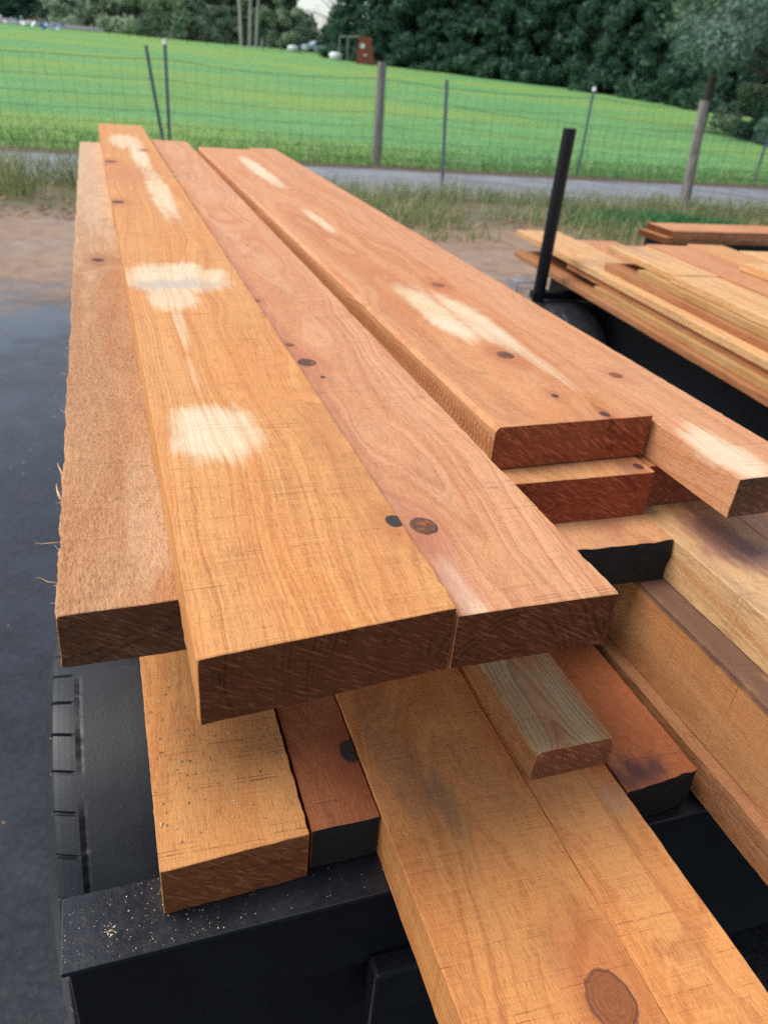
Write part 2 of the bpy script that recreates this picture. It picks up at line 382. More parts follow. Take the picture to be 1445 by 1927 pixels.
tag(C, "wide top plank with red sawn end, clipped corner and white patch", "plank", TG)
D = board("timber_plank", .6635, .781, .609, .612, 3.84, -.010, .0515,
    wood(4, light=(0.58, 0.28, 0.13), dark=(0.45, 0.18, 0.08), pith=(0.3, -0.3), ring=.009, ringc=.3, tilt=0.01, saw=.25, cross=.3, endc=(.11, .055, .034),
         knots=[(.05, .33, .009, .15)], patches=[(.032, .06, .030, .080, .9)]),
    seed=4)
tag(D, "outermost right top plank, jutting forward with a white patch behind its dark end", "plank", TG)
# second tier -------------------------------------------------------
P1 = board("timber_plank", -.0665, .125, .581, .585, 4.25, -.0645, .0595,
    wood(5, light=(0.45, 0.235, 0.105), dark=(0.31, 0.135, 0.055), pith=(0.10, -0.3), ring=.012, ringc=.25, saw=.04, cross=.2, coarse=.8, fuzzy=.4, endc=(.11, .052, .028), grey=.05,
         knots=[(.055, 1.30, .014, .7)], patches=[(.085, .17, .02, .16, .22), (.04, 3.0, .16, 1.6, .45)],
         stains=[(.1, .02, .03, .05, .6, (.42, .15, .05))]),
    seed=5, far_dx=.009, wob=.0016, endrough=.0014, bev=.002)
tag(P1, "rough splintery plank at left under the honey-coloured top plank", "plank", TG)
msp = NT("splinter"); msp.fin((0.62, 0.40, 0.24), .8)
sp_rnd = random.Random(4)
def splinter(pts, r=.0007):
    s = MB(); s.tube(pts, [r, r * .8, r * .5, r * .2][:len(pts)] if len(pts) == 4 else r, 5)
    o = s.build("splinter", msp.mat, P1, True); return o
splinter([(0.000, .125, -.004), (-.010, .124, -.003), (-.016, .122, -.002), (-.021, .1205, .001)])
splinter([(0.000, .055, -.004), (-.008, .057, -.003), (-.014, .060, .000), (-.0175, .058, .002)])
splinter([(0.000, .27, -.003), (-.002, .28, -.002), (-.004, .286, -.001), (-.005, .292, .001)], .0012)
splinter([(0.000, .215, -.006), (-.003, .225, -.003), (-.0045, .233, -.002), (-.005, .240, .001)], .0018)
for i in range(26):
    yy = sp_rnd.uniform(0.01, 1.6) ** 1.2; l = sp_rnd.uniform(.004, .012)
    a = sp_rnd.uniform(-.4, 1.2); z = sp_rnd.uniform(-.05, -.002)
    splinter([(0.0006, yy, z), (-l * .4, yy + a * l * .5, z + .0005), (-l * .7, yy + a * l, z + .001), (-l, yy + a * l * 1.6, z + sp_rnd.uniform(-.001, .003))], sp_rnd.uniform(.0003, .0007))
E_ = board("timber_plank", .42, .648, .727, .727, 3.5, -.0595, .0635,
    wood(6, light=(0.56, 0.28, 0.12), dark=(0.38, 0.13, 0.055), pith=(0.12, -0.1), ring=.009, ringc=.5, saw=.25, endc=(.25, .06, .027),
         knots=[(.214, .018, .006, .7)], stains=[(.2, .02, .02, .03, .6, (.2, .11, .07))]), seed=6)
tag(E_, "short red-ended plank directly under the clipped-corner plank, second tier", "plank", TG)
Rr = board("timber_plank", .655, .86, .748, .750, 3.6, -.0625, .061,
    wood(7, light=(0.50, 0.22, 0.10), dark=(0.34, 0.11, 0.05), ring=.009, endc=(.20, .06, .032)), seed=7)
tag(Rr, "dark red plank set back in the shadow beneath the outermost right top plank", "plank", TG)
# third tier --------------------------------------------------------
Fp = board("timber_plank", .43, .6515, .667, .663, 3.4, -.1235, .0605,
    wood(8, light=(0.57, 0.29, 0.135), dark=(0.38, 0.13, 0.06), pith=(0.1, -0.2), ring=.011, ringc=.35, saw=.2, mould=.93, fuzzy=.4, endc=(.05, .035, .03),
         knots=[(.04, .05, .007, .6)], stains=[(.05, .035, .035, .03, .5, (.24, .09, .07)), (.15, .05, .03, .03, .35, (.3, .12, .08))]),
    seed=8, endrough=.004, wob=.001)
tag(Fp, "third-tier plank with a mould-blackened ragged end below the red-ended one", "plank", TG)
O_ = board("timber_plank", .6530, .780, .16, .16, 3.7, -.1255, .0585,
    wood(9, light=(0.58, 0.36, 0.17), dark=(0.42, 0.20, 0.09), pith=(0.2, -0.35), ring=.007, ringc=.45, saw=.15, fuzzy=.4, tilt=.005, cross=.2,
         stains=[(.06, .50, .05, .07, .75, (.20, .09, .08)), (.09, .44, .05, .05, .6, (.24, .11, .10)), (.01, .42, .01, .2, .3, (.25, .16, .1))]), seed=9, wob=.001)  # darker purple-brown patches on the top, beneath the jutting plank
tag(O_, "pale plank with purple-brown patch below the white-patched outermost one", "plank", TG)
Q_ = board("timber_plank", .7815, .96, .14, .14, 3.5, -.1250, .059,
    wood(10, light=(0.62, 0.34, 0.19), dark=(0.46, 0.2, 0.11), ring=.009), seed=10)
tag(Q_, "salmon-pink plank showing only its corner beside the purple-patched one", "plank", TG)
# fourth tier: deep beam ----------------------------------------------
N_ = board("timber_beam", .6175, .72, .13, .13, 3.6, -.1850, .1125,
    wood(11, light=(0.44, 0.21, 0.08), dark=(0.32, 0.13, 0.05), pith=(-.3, -0.2), ring=.010, ringc=.35, saw=.3, sawang=.3, cross=.35,  # base colour darkened a little to carry the shade of the hollow
         stains=[(.02, .45, .05, .35, .8, (.085, .05, .04)), (.02, .2, .04, .2, .5, (.14, .07, .05))]), seed=11, wob=.0008)
tag(N_, "deep squared beam at right with a dark stained top and orange side", "beam", TG)
M_ = board("timber_plank", .6005, .71, .10, .10, 3.2, -.2985, .0495,
    wood(12, light=(0.38, 0.17, 0.07), dark=(0.24, 0.09, 0.04), ring=.008, ringc=.4, saw=.2, fuzzy=.2, coarse=.3), seed=12, wob=.0012)
tag(M_, "narrow brown board wedged under the deep beam at right", "plank", TG)
# bottom tier ---------------------------------------------------------
G_ = board("timber_plank", -.0020, .1395, .475, .480, 3.0, -.2885, .0655,
    wood(13, light=(0.56, 0.26, 0.082), dark=(0.40, 0.145, 0.045), pith=(0.05, -0.7), ring=.010, ringc=.5, saw=1.0, sawang=.05, cross=.5, fuzzy=.3, tilt=.0, endc=(.19, .066, .024)), seed=13, endrough=.0012)
tag(G_, "short orange plank above the tyre, with crosswise saw marks and wood crumbs", "plank", TG)
H_ = board("timber_plank", .1435, .2145, .486, .486, 2.9, -.2935, .0585,
    wood(14, light=(0.36, 0.125, 0.045), dark=(0.24, 0.07, 0.027), ring=.008, ringc=.4, saw=.5, mould=.9, knots=[(.066, .09, .012, .9)], endc=(.03, .02, .017)), seed=14)
tag(H_, "dark red narrow plank with blackened end, right of the crumb-covered orange plank", "plank", TG)
I_ = board("timber_plank", .2160, .3800, .04, .04, 3.1, -.2905, .0620,
    wood(15, light=(0.62, 0.27, 0.080), dark=(0.38, 0.125, 0.035), pith=(0.10, -0.28), ring=.0085, ringc=.6, saw=.85, sawang=.06, cross=.55, fuzzy=.35, tilt=.03,
         knots=[(.128, .222, .0195, .12)],
         stains=[(.035, .52, .035, .12, .35, (.20, .13, .08)), (.07, .435, .015, .05, .4, (.20, .13, .08)), (.10, .27, .03, .03, .3, (.3, .17, .08))]), seed=15)
tag(I_, "wide forward-jutting plank in the foreground with a large round knot near the bottom", "plank", TG)
J_ = board("timber_plank", .3810, .4800, .04, .04, 2.6, -.2915, .0610,
    wood(16, light=(0.64, 0.285, 0.090), dark=(0.40, 0.135, 0.042), pith=(0.02, -0.24), ring=.0080, ringc=.6, saw=.85, sawang=.06, cross=.55, fuzzy=.4, tilt=-.035,
         stains=[(.085, .40, .02, .03, .4, (.33, .25, .17))]), seed=16)
tag(J_, "narrower forward-jutting plank lying tight against the right of the large-knot plank", "plank", TG)
def wK(u, y, v):
    k = max(0, 1 - u / .010) * max(0, 1 + v / .03); k2 = max(0, 1 - (.099 - u) / .010) * max(0, 1 + v / .02)
    nn = .6 + mnoise.noise(Vector((1.1, y * 25, 4))) * .8
    e = math.exp(-y / .004)
    return (k * .002 * nn - k2 * .004, -k * .003 * nn - k2 * .003 - e * .003 * (1 if v > -.01 else 0))
K_ = board("timber_offcut", .3845, .4835, .4865, .4865, 1.5, -.2460, .0448,
    wood(17, light=(0.46, 0.22, 0.085), dark=(0.30, 0.12, 0.045), pith=(0.045, -0.035), ring=.0052, ringc=.8, saw=.2, grey=.85, tilt=.028, endc=(.22, .085, .04), fuzzy=.3,
         stains=[(.048, .09, .010, .04, .6, (.45, .22, .07))]), seed=17, wane=wK)
tag(K_, "small weathered grey block with arched grain lying on the forward planks", "offcut", TG)
L_ = board("timber_plank", .4850, .5830, .448, .455, 2.4, -.2935, .0585,
    wood(18, light=(0.42, 0.15, 0.055), dark=(0.28, 0.085, 0.032), ring=.009, ringc=.35, saw=.3, mould=.85, fuzzy=.4, coarse=.25, endc=(.03, .022, .018),
         stains=[(.03, .02, .035, .03, .9, (.10, .04, .035))]), seed=18, endrough=.003)
tag(L_, "reddish plank with a scorched dark patch at its end, right of the grey block", "plank", TG)
# inner planks set back under the top tiers, with spacers
for i, (x0, x1) in enumerate(((-.06, .12), (.125, .27), (.275, .42))):
    for k, (tp, yn) in enumerate(((-.1255, .95), (-.1870, 1.02), (-.0667, 1.0))):
        if k == 1 and i == 2: x1 = .40
        if k == 2 and (i == 0): continue
        if k == 2 and i == 2: x0 = .28
        if k == 2 and i == 1: x0, x1 = .130, .272
        b = board("timber_plank", x0, x1, yn + .05 * i, yn + .05 * i, 3.5 + .1 * i, tp, .058, wood(20 + i * 2 + k, light=(0.45, 0.2, 0.09), dark=(0.32, 0.11, 0.05)), seed=30 + i + 3 * k)
        tag(b, "reddish plank far back beneath the %s, %s" % (("rough splintery plank", "honey-coloured plank", "star-knotted pink plank")[i], ("upper", "lower", "topmost")[k]), "plank", TG)
mw_plain = wood(27, light=(0.5, 0.27, 0.12), dark=(0.36, 0.15, 0.06))
for i, y in enumerate((1.25, 2.35)):
    s = MB(); s.box(-.05, .60, y, y + .09, -.2895, -.2470); o = s.build("timber_spacer", mw_plain, bevel=.002)
    tag(o, "sawn spacer strip laid crosswise deep inside the stack, %s" % ("nearer of the two", "farther of the two")[i], "spacer", TG)

# ------------------------------------------------------------------ near trailer
def steel(name, base=(.014, .016, .02), rough=.38, dust=.5, spec=.5):
    T = NT(name); P = T.obj(); 
    n1 = T.noise(P, 6.0, 5, .65); n2 = T.noise(P, 90.0, 3, .6); n3 = T.noise(P, 520.0, 2, .5)
    col = T.mixc(T.mul(T.sm(n1, .4, .7), .6), base, tuple(c * 2.1 for c in base))
    col = T.mixc(T.mul(T.sm(n2, .58, .75), .35 * dust), col, (.08, .075, .065))
    col = T.mixc(T.mul(T.sm(n3, .68, .74), dust), col, (.30, .28, .25))
    r = T.add(rough, T.mul(T.sub(n1, .5), .35)); r = T.add(r, T.mul(T.sub(n2, .5), .25))
    return T.fin(col, r, T.bump(T.add(n2, T.mul(n3, .4)), .0008, .5), spec)
M_steel = steel("black_painted_steel", base=(.007, .009, .013), rough=.33, dust=.22, spec=.6); M_steel2 = steel("black_steel_frame", base=(.004, .005, .007), rough=.5, dust=.15, spec=.3)
def rubber():
    T = NT("tyre_rubber"); P = T.obj(); n1 = T.noise(P, 9.0, 5, .6); n2 = T.noise(P, 240.0, 3, .6)
    col = T.mixc(T.sm(n1, .35, .7), (.008, .010, .014), (.018, .022, .028))
    col = T.mixc(T.mul(T.sm(n2, .66, .74), .5), col, (.16, .15, .13))
    return T.fin(col, T.add(.40, T.mul(n1, .3)), T.bump(n2, .0006, .5), .5)
M_rub = rubber()
T = NT("galvanised_steel"); n = T.noise(T.obj(), 40, 3); M_galv = T.fin(T.mixc(n, (.35, .37, .4), (.5, .52, .55)), .45, None, .5, .7)
T = NT("wheel_rim_paint"); M_rim = T.fin((.35, .36, .38), .4, None, .5, .6)

def wheel(parent, cx, cy, cz, Rr, w, rz=0.0, outer=-1, seed=0):
    """outer: the side (-1 left, +1 right) that carries the visible shoulder lugs"""
    root = empty("wheel", (cx, cy, cz), rz); root.parent = parent
    hw = w / 2
    prof = [(-hw*.62, .60), (-hw*.86, .66), (-hw*1.02, .76), (-hw*1.05, .84), (-hw*1.0, .91), (-hw*.965, .94), (-hw*.955, .955), (-hw*.93, .973), (-hw*.91, .983),
            (-hw*.86, .9885), (-hw*.79, .992), (-hw*.72, .9945), (-hw*.66, .9955), (-hw*.60, .9965), (-hw*.56, .9970), (-hw*.3, .999), (0, 1.0), (hw*.3, .999), (hw*.56, .997), (hw*.60, .9965),
            (hw*.66, .9955), (hw*.72, .9945), (hw*.79, .992), (hw*.86, .9885), (hw*.91, .983), (hw*.93, .973), (hw*.955, .955), (hw*.965, .94), (hw*1.0, .91), (hw*1.05, .84), (hw*1.02, .76), (hw*.86, .66), (hw*.62, .60)]
    N = 960; V = []; Fc = []; rnd = random.Random(seed)
    for i in range(N):
        a = 2 * math.pi * i / N
        gap = (i % 24); wear = mnoise.noise(Vector((math.cos(a) * 3, math.sin(a) * 3, seed)))
        for k, (px, pr) in enumerate(prof):
            r = pr * Rr
            ax = abs(px) / hw
            if .68 <= ax < .93:
                cur = 0 if ax > .8 else 0
                if (gap + int((ax - .66) * 14)) % 24 in (0, 1): r -= .0045
            if .57 < ax < .62 and wear > -.10: r -= .006 * min(1, (wear + .10) * 4) * (.6 + .7 * mnoise.noise(Vector((i * .21, seed, 0))))
            V.append((px, r * math.cos(a), r * math.sin(a)))
    n = len(prof)
    for i in range(N):
        i2 = (i + 1) % N
        for k in range(n - 1): Fc.append((i*n + k, i*n + k+1, i2*n + k+1, i2*n + k))
    ty = mesh_obj("tyre", V, Fc, M_rub, root, False)
    rp = [(-hw*.66, .0), (-hw*.66, .16), (-hw*.60, .20), (-hw*.35, .40), (-hw*.35, .54), (-hw*.6, .575), (-hw*.64, .61), (hw*.64, .61), (hw*.6, .575), (hw*.2, .5)]
    V = []; Fc = []
    for i in range(48):
        a = 2 * math.pi * i / 48
        for (px, pr) in rp: V.append((px, pr * Rr * math.cos(a), pr * Rr * math.sin(a)))
    n = len(rp)
    for i in range(48):
        i2 = (i + 1) % 48
        for k in range(n - 1): Fc.append((i*n + k, i*n + k+1, i2*n + k+1, i2*n + k))
    mesh_obj("rim", V, Fc, M_rim, root, True)
    s = MB(); s.tube([(-hw*.8, 0, 0), (hw*.3, 0, 0)], Rr * .1, 16); 
    for k in range(5):
        a = k * 2 * math.pi / 5; s.tube([(-hw*.72, .05*math.cos(a), .05*math.sin(a)), (-hw*.5, .05*math.cos(a), .05*math.sin(a))], .008, 6)
    s.build("hub", M_steel2, root)
    return root

tr = empty("trailer", (0.42, .45, -.98)); tag(tr, "near black steel trailer carrying the big stack of planks, with a wheel at lower left", "trailer")
def tp(mb, name, mat, bevel=.0015):
    o = mb.build(name, mat, None, False, None, bevel); o.parent = tr; o.matrix_parent_inverse = Matrix.Translation((-.42, -.45, .98)); return o
s = MB(); s.box(-.093, .93, .443, .518, -.3608, -.3545)
# the welded socket tab beside the crumb-covered plank
tp(s, "rear_rail", M_steel, .001)
s = MB(); s.box(-.088, .93, .452, .458, -.489, -.3612); tp(s, "rail_web", M_steel2)
s = MB(); s.box(-.086, .93, .470, .476, -.728, -.4885); tp(s, "rear_panel", M_steel2)
s = MB(); s.box(.205, .275, .425, .4515, -.60, -.475); tp(s, "socket_box", M_steel2, .004)
s = MB(); s.box(.010, .020, .50, .53, -.3542, -.345); tp(s, "weld_tab", M_steel2, .001)
for x in (.115, .85): s = MB(); s.box(x, x + .05, .48, 3.3, -.43, -.3615); tp(s, "side_rail", M_steel2)
for y in (1.25, 2.0, 2.75): s = MB(); s.box(-.09, .93, y, y + .05, -.3608, -.3540 ); s.box(.1655, .8495, y, y + .05, -.41, -.3611); tp(s, "crossmember", M_steel2)
s = MB(); s.box(.40, .47, 3.3, 4.9, -.43, -.36); s.box(.115, .90, 3.26, 3.30, -.43, -.3615); tp(s, "drawbar", M_steel2)
s = MB(); s.tube([(.43, 4.8, -.43), (.43, 4.8, -.90)], .024, 12); s.tube([(.43, 4.8, -.90), (.43, 4.8, -.979)], .05, 12); tp(s, "jockey_wheel", M_steel2)
s = MB(); s.tube([(.07, .85, -.67), (.90, .85, -.67)], .024, 10); s.box(.12, .15, .55, 1.2, -.60, -.585); s.box(.13, .145, .60, .63, -.60, -.43); s.box(.13, .145, 1.1, 1.13, -.60, -.43); s.box(.13, .145, .83, .87, -.70, -.60); tp(s, "axle", M_steel2)
for (wx, ss) in ((-.0185, 1), (1.06, 2)):
    w_ = wheel(tr, 0, 0, 0, .305, .205, seed=ss); w_.location = (wx - .42, .85 - .45, -.67 + .98); w_.rotation_euler.x = .3

# ------------------------------------------------------------------ crumbs, shavings (uncountable)
def crumbs(name, pts, smin, smax, mat, label, cat, seed=0, flat=.5):
    r = random.Random(seed); V = []; Fc = []
    for (x, y, z) in pts:
        s_ = r.uniform(smin, smax); b = len(V); a = r.uniform(0, 6.28); el = r.uniform(.6, 2.2)
        base = [(math.cos(a + k * 2.09 + r.uniform(-.4, .4)) * s_ * (el if k == 0 else 1), math.sin(a + k * 2.09) * s_ * (el if k == 0 else 1)) for k in range(3)]
        for bx, by in base: V.append((x + bx, y + by, z + .0001))
        V.append((x, y, z + s_ * flat * r.uniform(.6, 1.3)))
        Fc += [(b, b+1, b+3), (b+1, b+2, b+3), (b+2, b, b+3)]
    o = mesh_obj(name, V, Fc, mat); tag(o, label, cat, None, "stuff"); return o
T = NT("sawdust"); rnd_i = T.geo('Random Per Island'); M_saw = T.fin(T.ramp(rnd_i, [(0, (.22, .13, .07)), (.5, (.5, .36, .22)), (1, (.82, .76, .64))]), .8)
r = random.Random(5); pts = []
for i in range(420):
    x = r.uniform(-.09, .75) if r.random() > .5 else r.gauss(.0, .05); y = r.uniform(.446, .516)
    if -.092 < x < .92: pts.append((x, y, -.3545))
crumbs("sawdust", pts, .0002, .0008, M_saw, "fine pale sawdust scattered along the black rear rail", "sawdust", 1)
pts = [(-.05 + r.gauss(0, .0028), .474 + r.gauss(0, .0024), -.3545 + abs(r.gauss(0, .0008))) for i in range(18)] + [(.0, .497, -.3545), (-.035, .470, -.3545)]
crumbs("wood_crumbs", pts, .0005, .0014, M_saw, "tiny heap of wood crumbs on the left end of the black rail", "crumbs", 2, .8)
pts = [(.0 + r.random() * .138, .50 + r.random() ** 1.0 * .22, -.2882) for i in range(110)]
T = NT("wood_shaving"); M_shave = T.fin(T.ramp(T.geo('Random Per Island'), [(0, (.16, .07, .035)), (.6, (.45, .24, .11)), (1, (.62, .42, .24))]), .8)
crumbs("wood_shavings", pts, .0006, .0024, M_shave, "wood shavings on the short orange plank above the tyre", "shavings", 3)
pts = []
for i in range(170):
    pts.append((r.uniform(-1.1, -.02), r.uniform(.45, 3.6), -.9795))
crumbs("wood_chips", pts, .001, .0035, M_saw, "wood chips strewn over the wet asphalt left of the trailer", "wood chips", 4, .3)

# ------------------------------------------------------------------ far trailer with its stack of thin boards
t2 = empty("trailer", (1.62, 1.2, -.98), math.radians(-4.3)); tag(t2, "second black trailer at right under the stack of thin boards, with an upright black post", "trailer")
def q2(mb, name, mat, bevel=.002): return mb.build(name, mat, t2, False, None, bevel)
# local frame: x across, y along, z above ground
s = MB(); s.box(.10, 1.25, -1.0, 1.75, .60, .668); q2(s, "deck", M_steel2)
s = MB(); s.box(.06, .0995, -1.0, 1.76, .42, .668); s.box(1.2505, 1.29, -1.0, 1.76, .42, .668); q2(s, "side_panel", M_steel2)
s = MB(); s.box(.06, 1.29, 1.7605, 1.80, .44, .64); q2(s, "headboard_rail", M_steel2)
s = MB(); s.tube([(-.155, 1.45, .60), (-.153, 1.45, .90), (-.150, 1.45, 1.205)], .0235, 16); q2(s, "stake", M_steel2, 0)
s = MB(); s.box(-.185, .0595, 1.43, 1.47, .612, .640); q2(s, "stake_bracket", M_steel2)
s = MB(); s.box(-.145, -.06, 1.68, 1.765, .610, .614); s.box(-.145, -.141, 1.68, 1.765, .56, .6099); q2(s, "guard_plate", M_galv, .001)
s = MB(); s.tube([(-.05, 1.42, .30), (1.3, 1.42, .30)], .025, 10); s.box(.0605, .09, 1.0, 1.75, .36, .375); q2(s, "axle", M_steel2)
for (wx, ss) in ((-.048, 3), (1.40, 4)):
    w_ = wheel(t2, wx, 1.42, .305, .30, .19, seed=ss)
BG = "thin sawn boards stacked on the second trailer"
tw = [wood(40, light=(0.58, 0.30, 0.12), dark=(0.40, 0.18, 0.07), ring=.010, ringc=.4, saw=.2),
      wood(41, light=(0.54, 0.25, 0.11), dark=(0.38, 0.15, 0.07), ring=.012, ringc=.4, saw=.2),
      wood(42, light=(0.64, 0.38, 0.17), dark=(0.46, 0.21, 0.085), ring=.010, ringc=.3, saw=.2, stains=[(.08, .5, .05, .3, .4, (.34, .16, .16))]),
      wood(43, light=(0.38, 0.17, 0.07), dark=(0.30, 0.12, 0.05), ring=.010, ringc=.5, saw=.3),
      wood(44, light=(0.46, 0.28, 0.11), dark=(0.36, 0.2, 0.08), ring=.010, ringc=.5, saw=.3)]
def b2(lx, w, ly0, ly1, z, th, mt, label, seed, da=0.0):
    """board in the second trailer's frame"""
    a = math.radians(-4.3); ca, sa = math.cos(a), math.sin(a)
    wx = 1.62 + lx * ca - ly0 * sa; wy = 1.2 + lx * sa + ly0 * ca
    o = board("timber_board", wx, wx + w, wy, wy, wy + (ly1 - ly0), z - .98, th, mt, seed=seed, wob=.0012, bev=.0015, rz=a + da)
    tag(o, label, "board", BG); return o
rr = random.Random(8)
lay = [(.690, .022, 3, -.065), (.7135, .023, 4, -.045), (.737, .023, 1, -.020), (.761, .023, 2, -.035), (.785, .023, 3, .012), (.809, .023, 4, .022)]
orders = ("lowest", "second lowest", "third lowest", "fourth lowest", "fifth lowest", "sixth lowest")
for i, (z, th, mi_, off) in enumerate(lay):
    x = off
    for c in range(3):
        w = rr.uniform(.16, .21)
        y1 = (1.93, 1.25, 1.52, 2.02, 1.30, 1.10)[i] - rr.uniform(0, .2) * c
        lab = ("thin board edge %s on the near side of the right-hand stack" % orders[i]) if c == 0 else "thin board buried %s in the right-hand stack, %s" % (orders[i], ("next in from its near side", "two in from its near side")[c - 1])
        b2(x, w, -.95 + rr.uniform(0, .1), y1, z, th, tw[mi_ if c == 0 else rr.randrange(5)], lab, 60 + i * 5 + c, rr.uniform(-.002, .002))
        x += w + .006
# top layers, read left to right
tops = [(.035, .17, -.95, .92, .833, 2, "long cream board with a grey near edge lying foremost on the right-hand stack"),
        (.055, .17, .93, 1.38, .833, 2, "short yellow board end poking toward the black post on the right-hand stack"),
        (.235, .20, -.95, 1.42, .8335, 1, "pinkish board on top of the right-hand stack beside the cream one"),
        (.445, .16, -.9, 1.46, .8332, 0, "honey board on top of the right-hand stack, third from the near side"),
        (.612, .22, -.9, 1.36, .834, 2, "broad yellow board with violet streaks on top of the right-hand stack"),
        (.84, .20, -.9, 1.30, .8338, 0, "tan board on top of the right-hand stack toward its far side"),
        (1.045, .18, -.9, 1.25, .834, 1, "reddish board at the far side of the right-hand stack top")]
for i, (x, w, a, b, z, mt, lab) in enumerate(tops): b2(x, w, a, b, z, .0225, tw[mt], lab, 90 + i, rr.uniform(-.002, .002))
b2(.40, .19, -.9, 1.02, .8585, .023, tw[2], "loose pale board lying one layer higher in the middle of the right-hand stack", 101, .02)
b2(.80, .21, -.9, .92, .8820, .046, tw[0], "thick board with an orange near edge on top at the right border of the picture", 102, -.01)
# boards lying crosswise behind
def cross_board(x0, x1, y, z, wd, th, mt, lab, seed, ang=0.0):
    o = board("timber_board", 0, wd, 0, 0, (x1 - x0), 0, th, mt, seed=seed, wob=.0015); o.location = (x0, y, z); o.rotation_euler.z = math.radians(-90 + ang)
    tag(o, lab, "board", "boards lying crosswise behind the second stack"); return o
for k, (dx, dy, dz, mt) in enumerate(((0, 0, -.17, 3), (.04, .01, -.1435, 1))):
    cross_board(2.25 + dx, 4.6 + dx, 3.05 + dy, dz, .19, .025, tw[mt], "rust-orange board lying crosswise behind the right-hand stack, %s of two layers" % ("lower", "upper")[k], 110 + k)
for k, y in enumerate((.4,)):
    o = empty("trestle", (3.2, 2.97, -.98))
    for lx in (-.8, .7): s = MB(); s.box(lx, lx + .05, -.09, -.05, 0, .74); s.build("leg", M_steel2, o); s = MB(); s.box(lx, lx + .05, .05, .09, 0, .74); s.build("leg", M_steel2, o)
    s = MB(); s.box(-.9, .85, -.09, .09, .7402, .784); s.build("beam", M_steel2, o)
    tag(o, "black trestle holding up the crosswise boards behind the right-hand stack", "trestle")

# ------------------------------------------------------------------ ground
def ground_h(x, y):
    d = math.hypot(x, y)
    h = -.98
    q = y - 12.2
    if q > 0:
        t = min(1, q / 6); h += .0235 * (q) * t * t * (3 - 2 * t)
    if d > 95: h = min(h, -.98 + .0235 * 84 + (d - 95) * .004)
    return h
def grid(name, xs, ys, hf, mat):
    V = [(x, y, hf(x, y)) for y in ys for x in xs]; n = len(xs)
    Fc = [(j*n+i, j*n+i+1, (j+1)*n+i+1, (j+1)*n+i) for j in range(len(ys)-1) for i in range(n-1)]
    return mesh_obj(name, V, Fc, mat, None, True)
# yard: wet asphalt that turns into red-brown dirt and then the grassy verge
T = NT("wet_yard"); P = T.obj(); gx, gy, gz = T.sep(P)
n0 = T.noise(P, .9, 4, .6); n1 = T.noise(P, 5.0, 5, .65); n2 = T.noise(P, 70.0, 4, .7); n3 = T.noise(P, 300.0, 3, .6)
asp = T.mixc(T.sm(n2, .35, .7), (.007, .008, .010), (.022, .023, .025))
asp = T.mixc(T.mul(T.sm(n3, .62, .74), .3), asp, (.09, .09, .088))
asp = T.mixc(T.mul(T.sm(n1, .56, .72), .5), asp, (.040, .031, .024))
dirt = T.mixc(T.sm(n1, .3, .7), (.22, .135, .085), (.34, .225, .15))
dirt = T.mixc(T.mul(T.sm(n2, .55, .7), .6), dirt, (.13, .08, .05)); dirt = T.mixc(T.mul(T.sm(n3, .55, .7), .5), dirt, (.45, .33, .25)); n4 = T.noise(P, 18.0, 3, .6); dirt = T.mixc(T.mul(T.sm(n4, .5, .7), .35), dirt, (.19, .15, .09))
edge = T.add(gy, T.add(T.mul(T.sub(n0, .5), 1.6), T.mul(T.sub(n1, .5), .9)))
kd = T.sm(edge, 4.3, 5.5)
col = T.mixc(kd, asp, dirt)
vg = T.mixc(T.sm(n1, .35, .65), (.10, .10, .045), (.16, .12, .06))
col = T.mixc(T.sm(edge, 7.2, 7.9), col, vg)
puddle = T.sm(T.noise(P, 2.6, 4, .6), .42, .6)
spots = T.sm(T.noise(P, 9.0, 2, .5), .70, .74)
col = T.mixc(T.mul(T.mul(spots, .8), T.sub(1.0, kd)), col, (.010, .008, .007))
wet = T.sm(T.add(n0, T.mul(n1, .35)), .78, .52)
ro = T.sub(.27, T.mul(wet, .14)); ro = T.sub(ro, T.mul(puddle, .08)); ro = T.add(ro, T.mul(kd, .38))
ro = T.add(ro, T.mul(T.sub(n2, .5), .16))
M_yard = T.fin(col, ro, T.bump(T.add(T.mul(n2, 1.0), T.mul(n3, .35)), .0035, T.add(T.mul(T.sub(.17, T.mul(wet, .13)), T.sub(1.0, T.mul(puddle, .7))), T.mul(kd, .4))), T.add(T.sub(.60, T.mul(kd, .4)), T.mul(puddle, .3)))
xs = list(np.linspace(-400, -12, 12)) + list(np.linspace(-10, 25, 60)) + list(np.linspace(30, 420, 14))
ys = list(np.linspace(-60, -2, 6)) + list(np.linspace(0, 12.1, 26))
g = grid("ground", xs, ys, lambda x, y: -.98 + (0 if y < 9.4 else 0), M_yard); tag(g, kind="structure", label="wet asphalt yard turning to red-brown dirt toward the path")
T = NT("meadow"); P = T.obj(); gx, gy, gz = T.sep(P)
n0 = T.noise(P, .08, 3, .6); n1 = T.noise(P, .6, 5, .65); n2 = T.noise(P, 7.0, 4, .7); n3 = T.noise(T.xyz(T.mul(gx, .05), T.mul(gy, .12), 0), 1, 3, .6)
c = T.mixc(T.sm(n1, .3, .7), (.13, .31, .10), (.175, .38, .13))
c = T.mixc(T.mul(T.sm(n3, .42, .60), .7), c, (.27, .38, .07))
c = T.mixc(T.mul(T.sm(n2, .5, .7), .45), c, (.07, .21, .055))
n5 = T.noise(P, 2.2, 4, .7); c = T.mixc(T.mul(T.sm(n5, .5, .62), .35), c, (.19, .38, .12)); c = T.mixc(T.mul(T.sm(n5, .46, .34), .28), c, (.06, .19, .05)); c = T.mixc(T.mul(T.sm(n0, .5, .7), .4), c, (.085, .29, .11))
M_field = T.fin(c, .8, T.bump(T.add(n2, T.mul(T.noise(P, 30.0, 3, .7), .5)), .10, .8), .2)
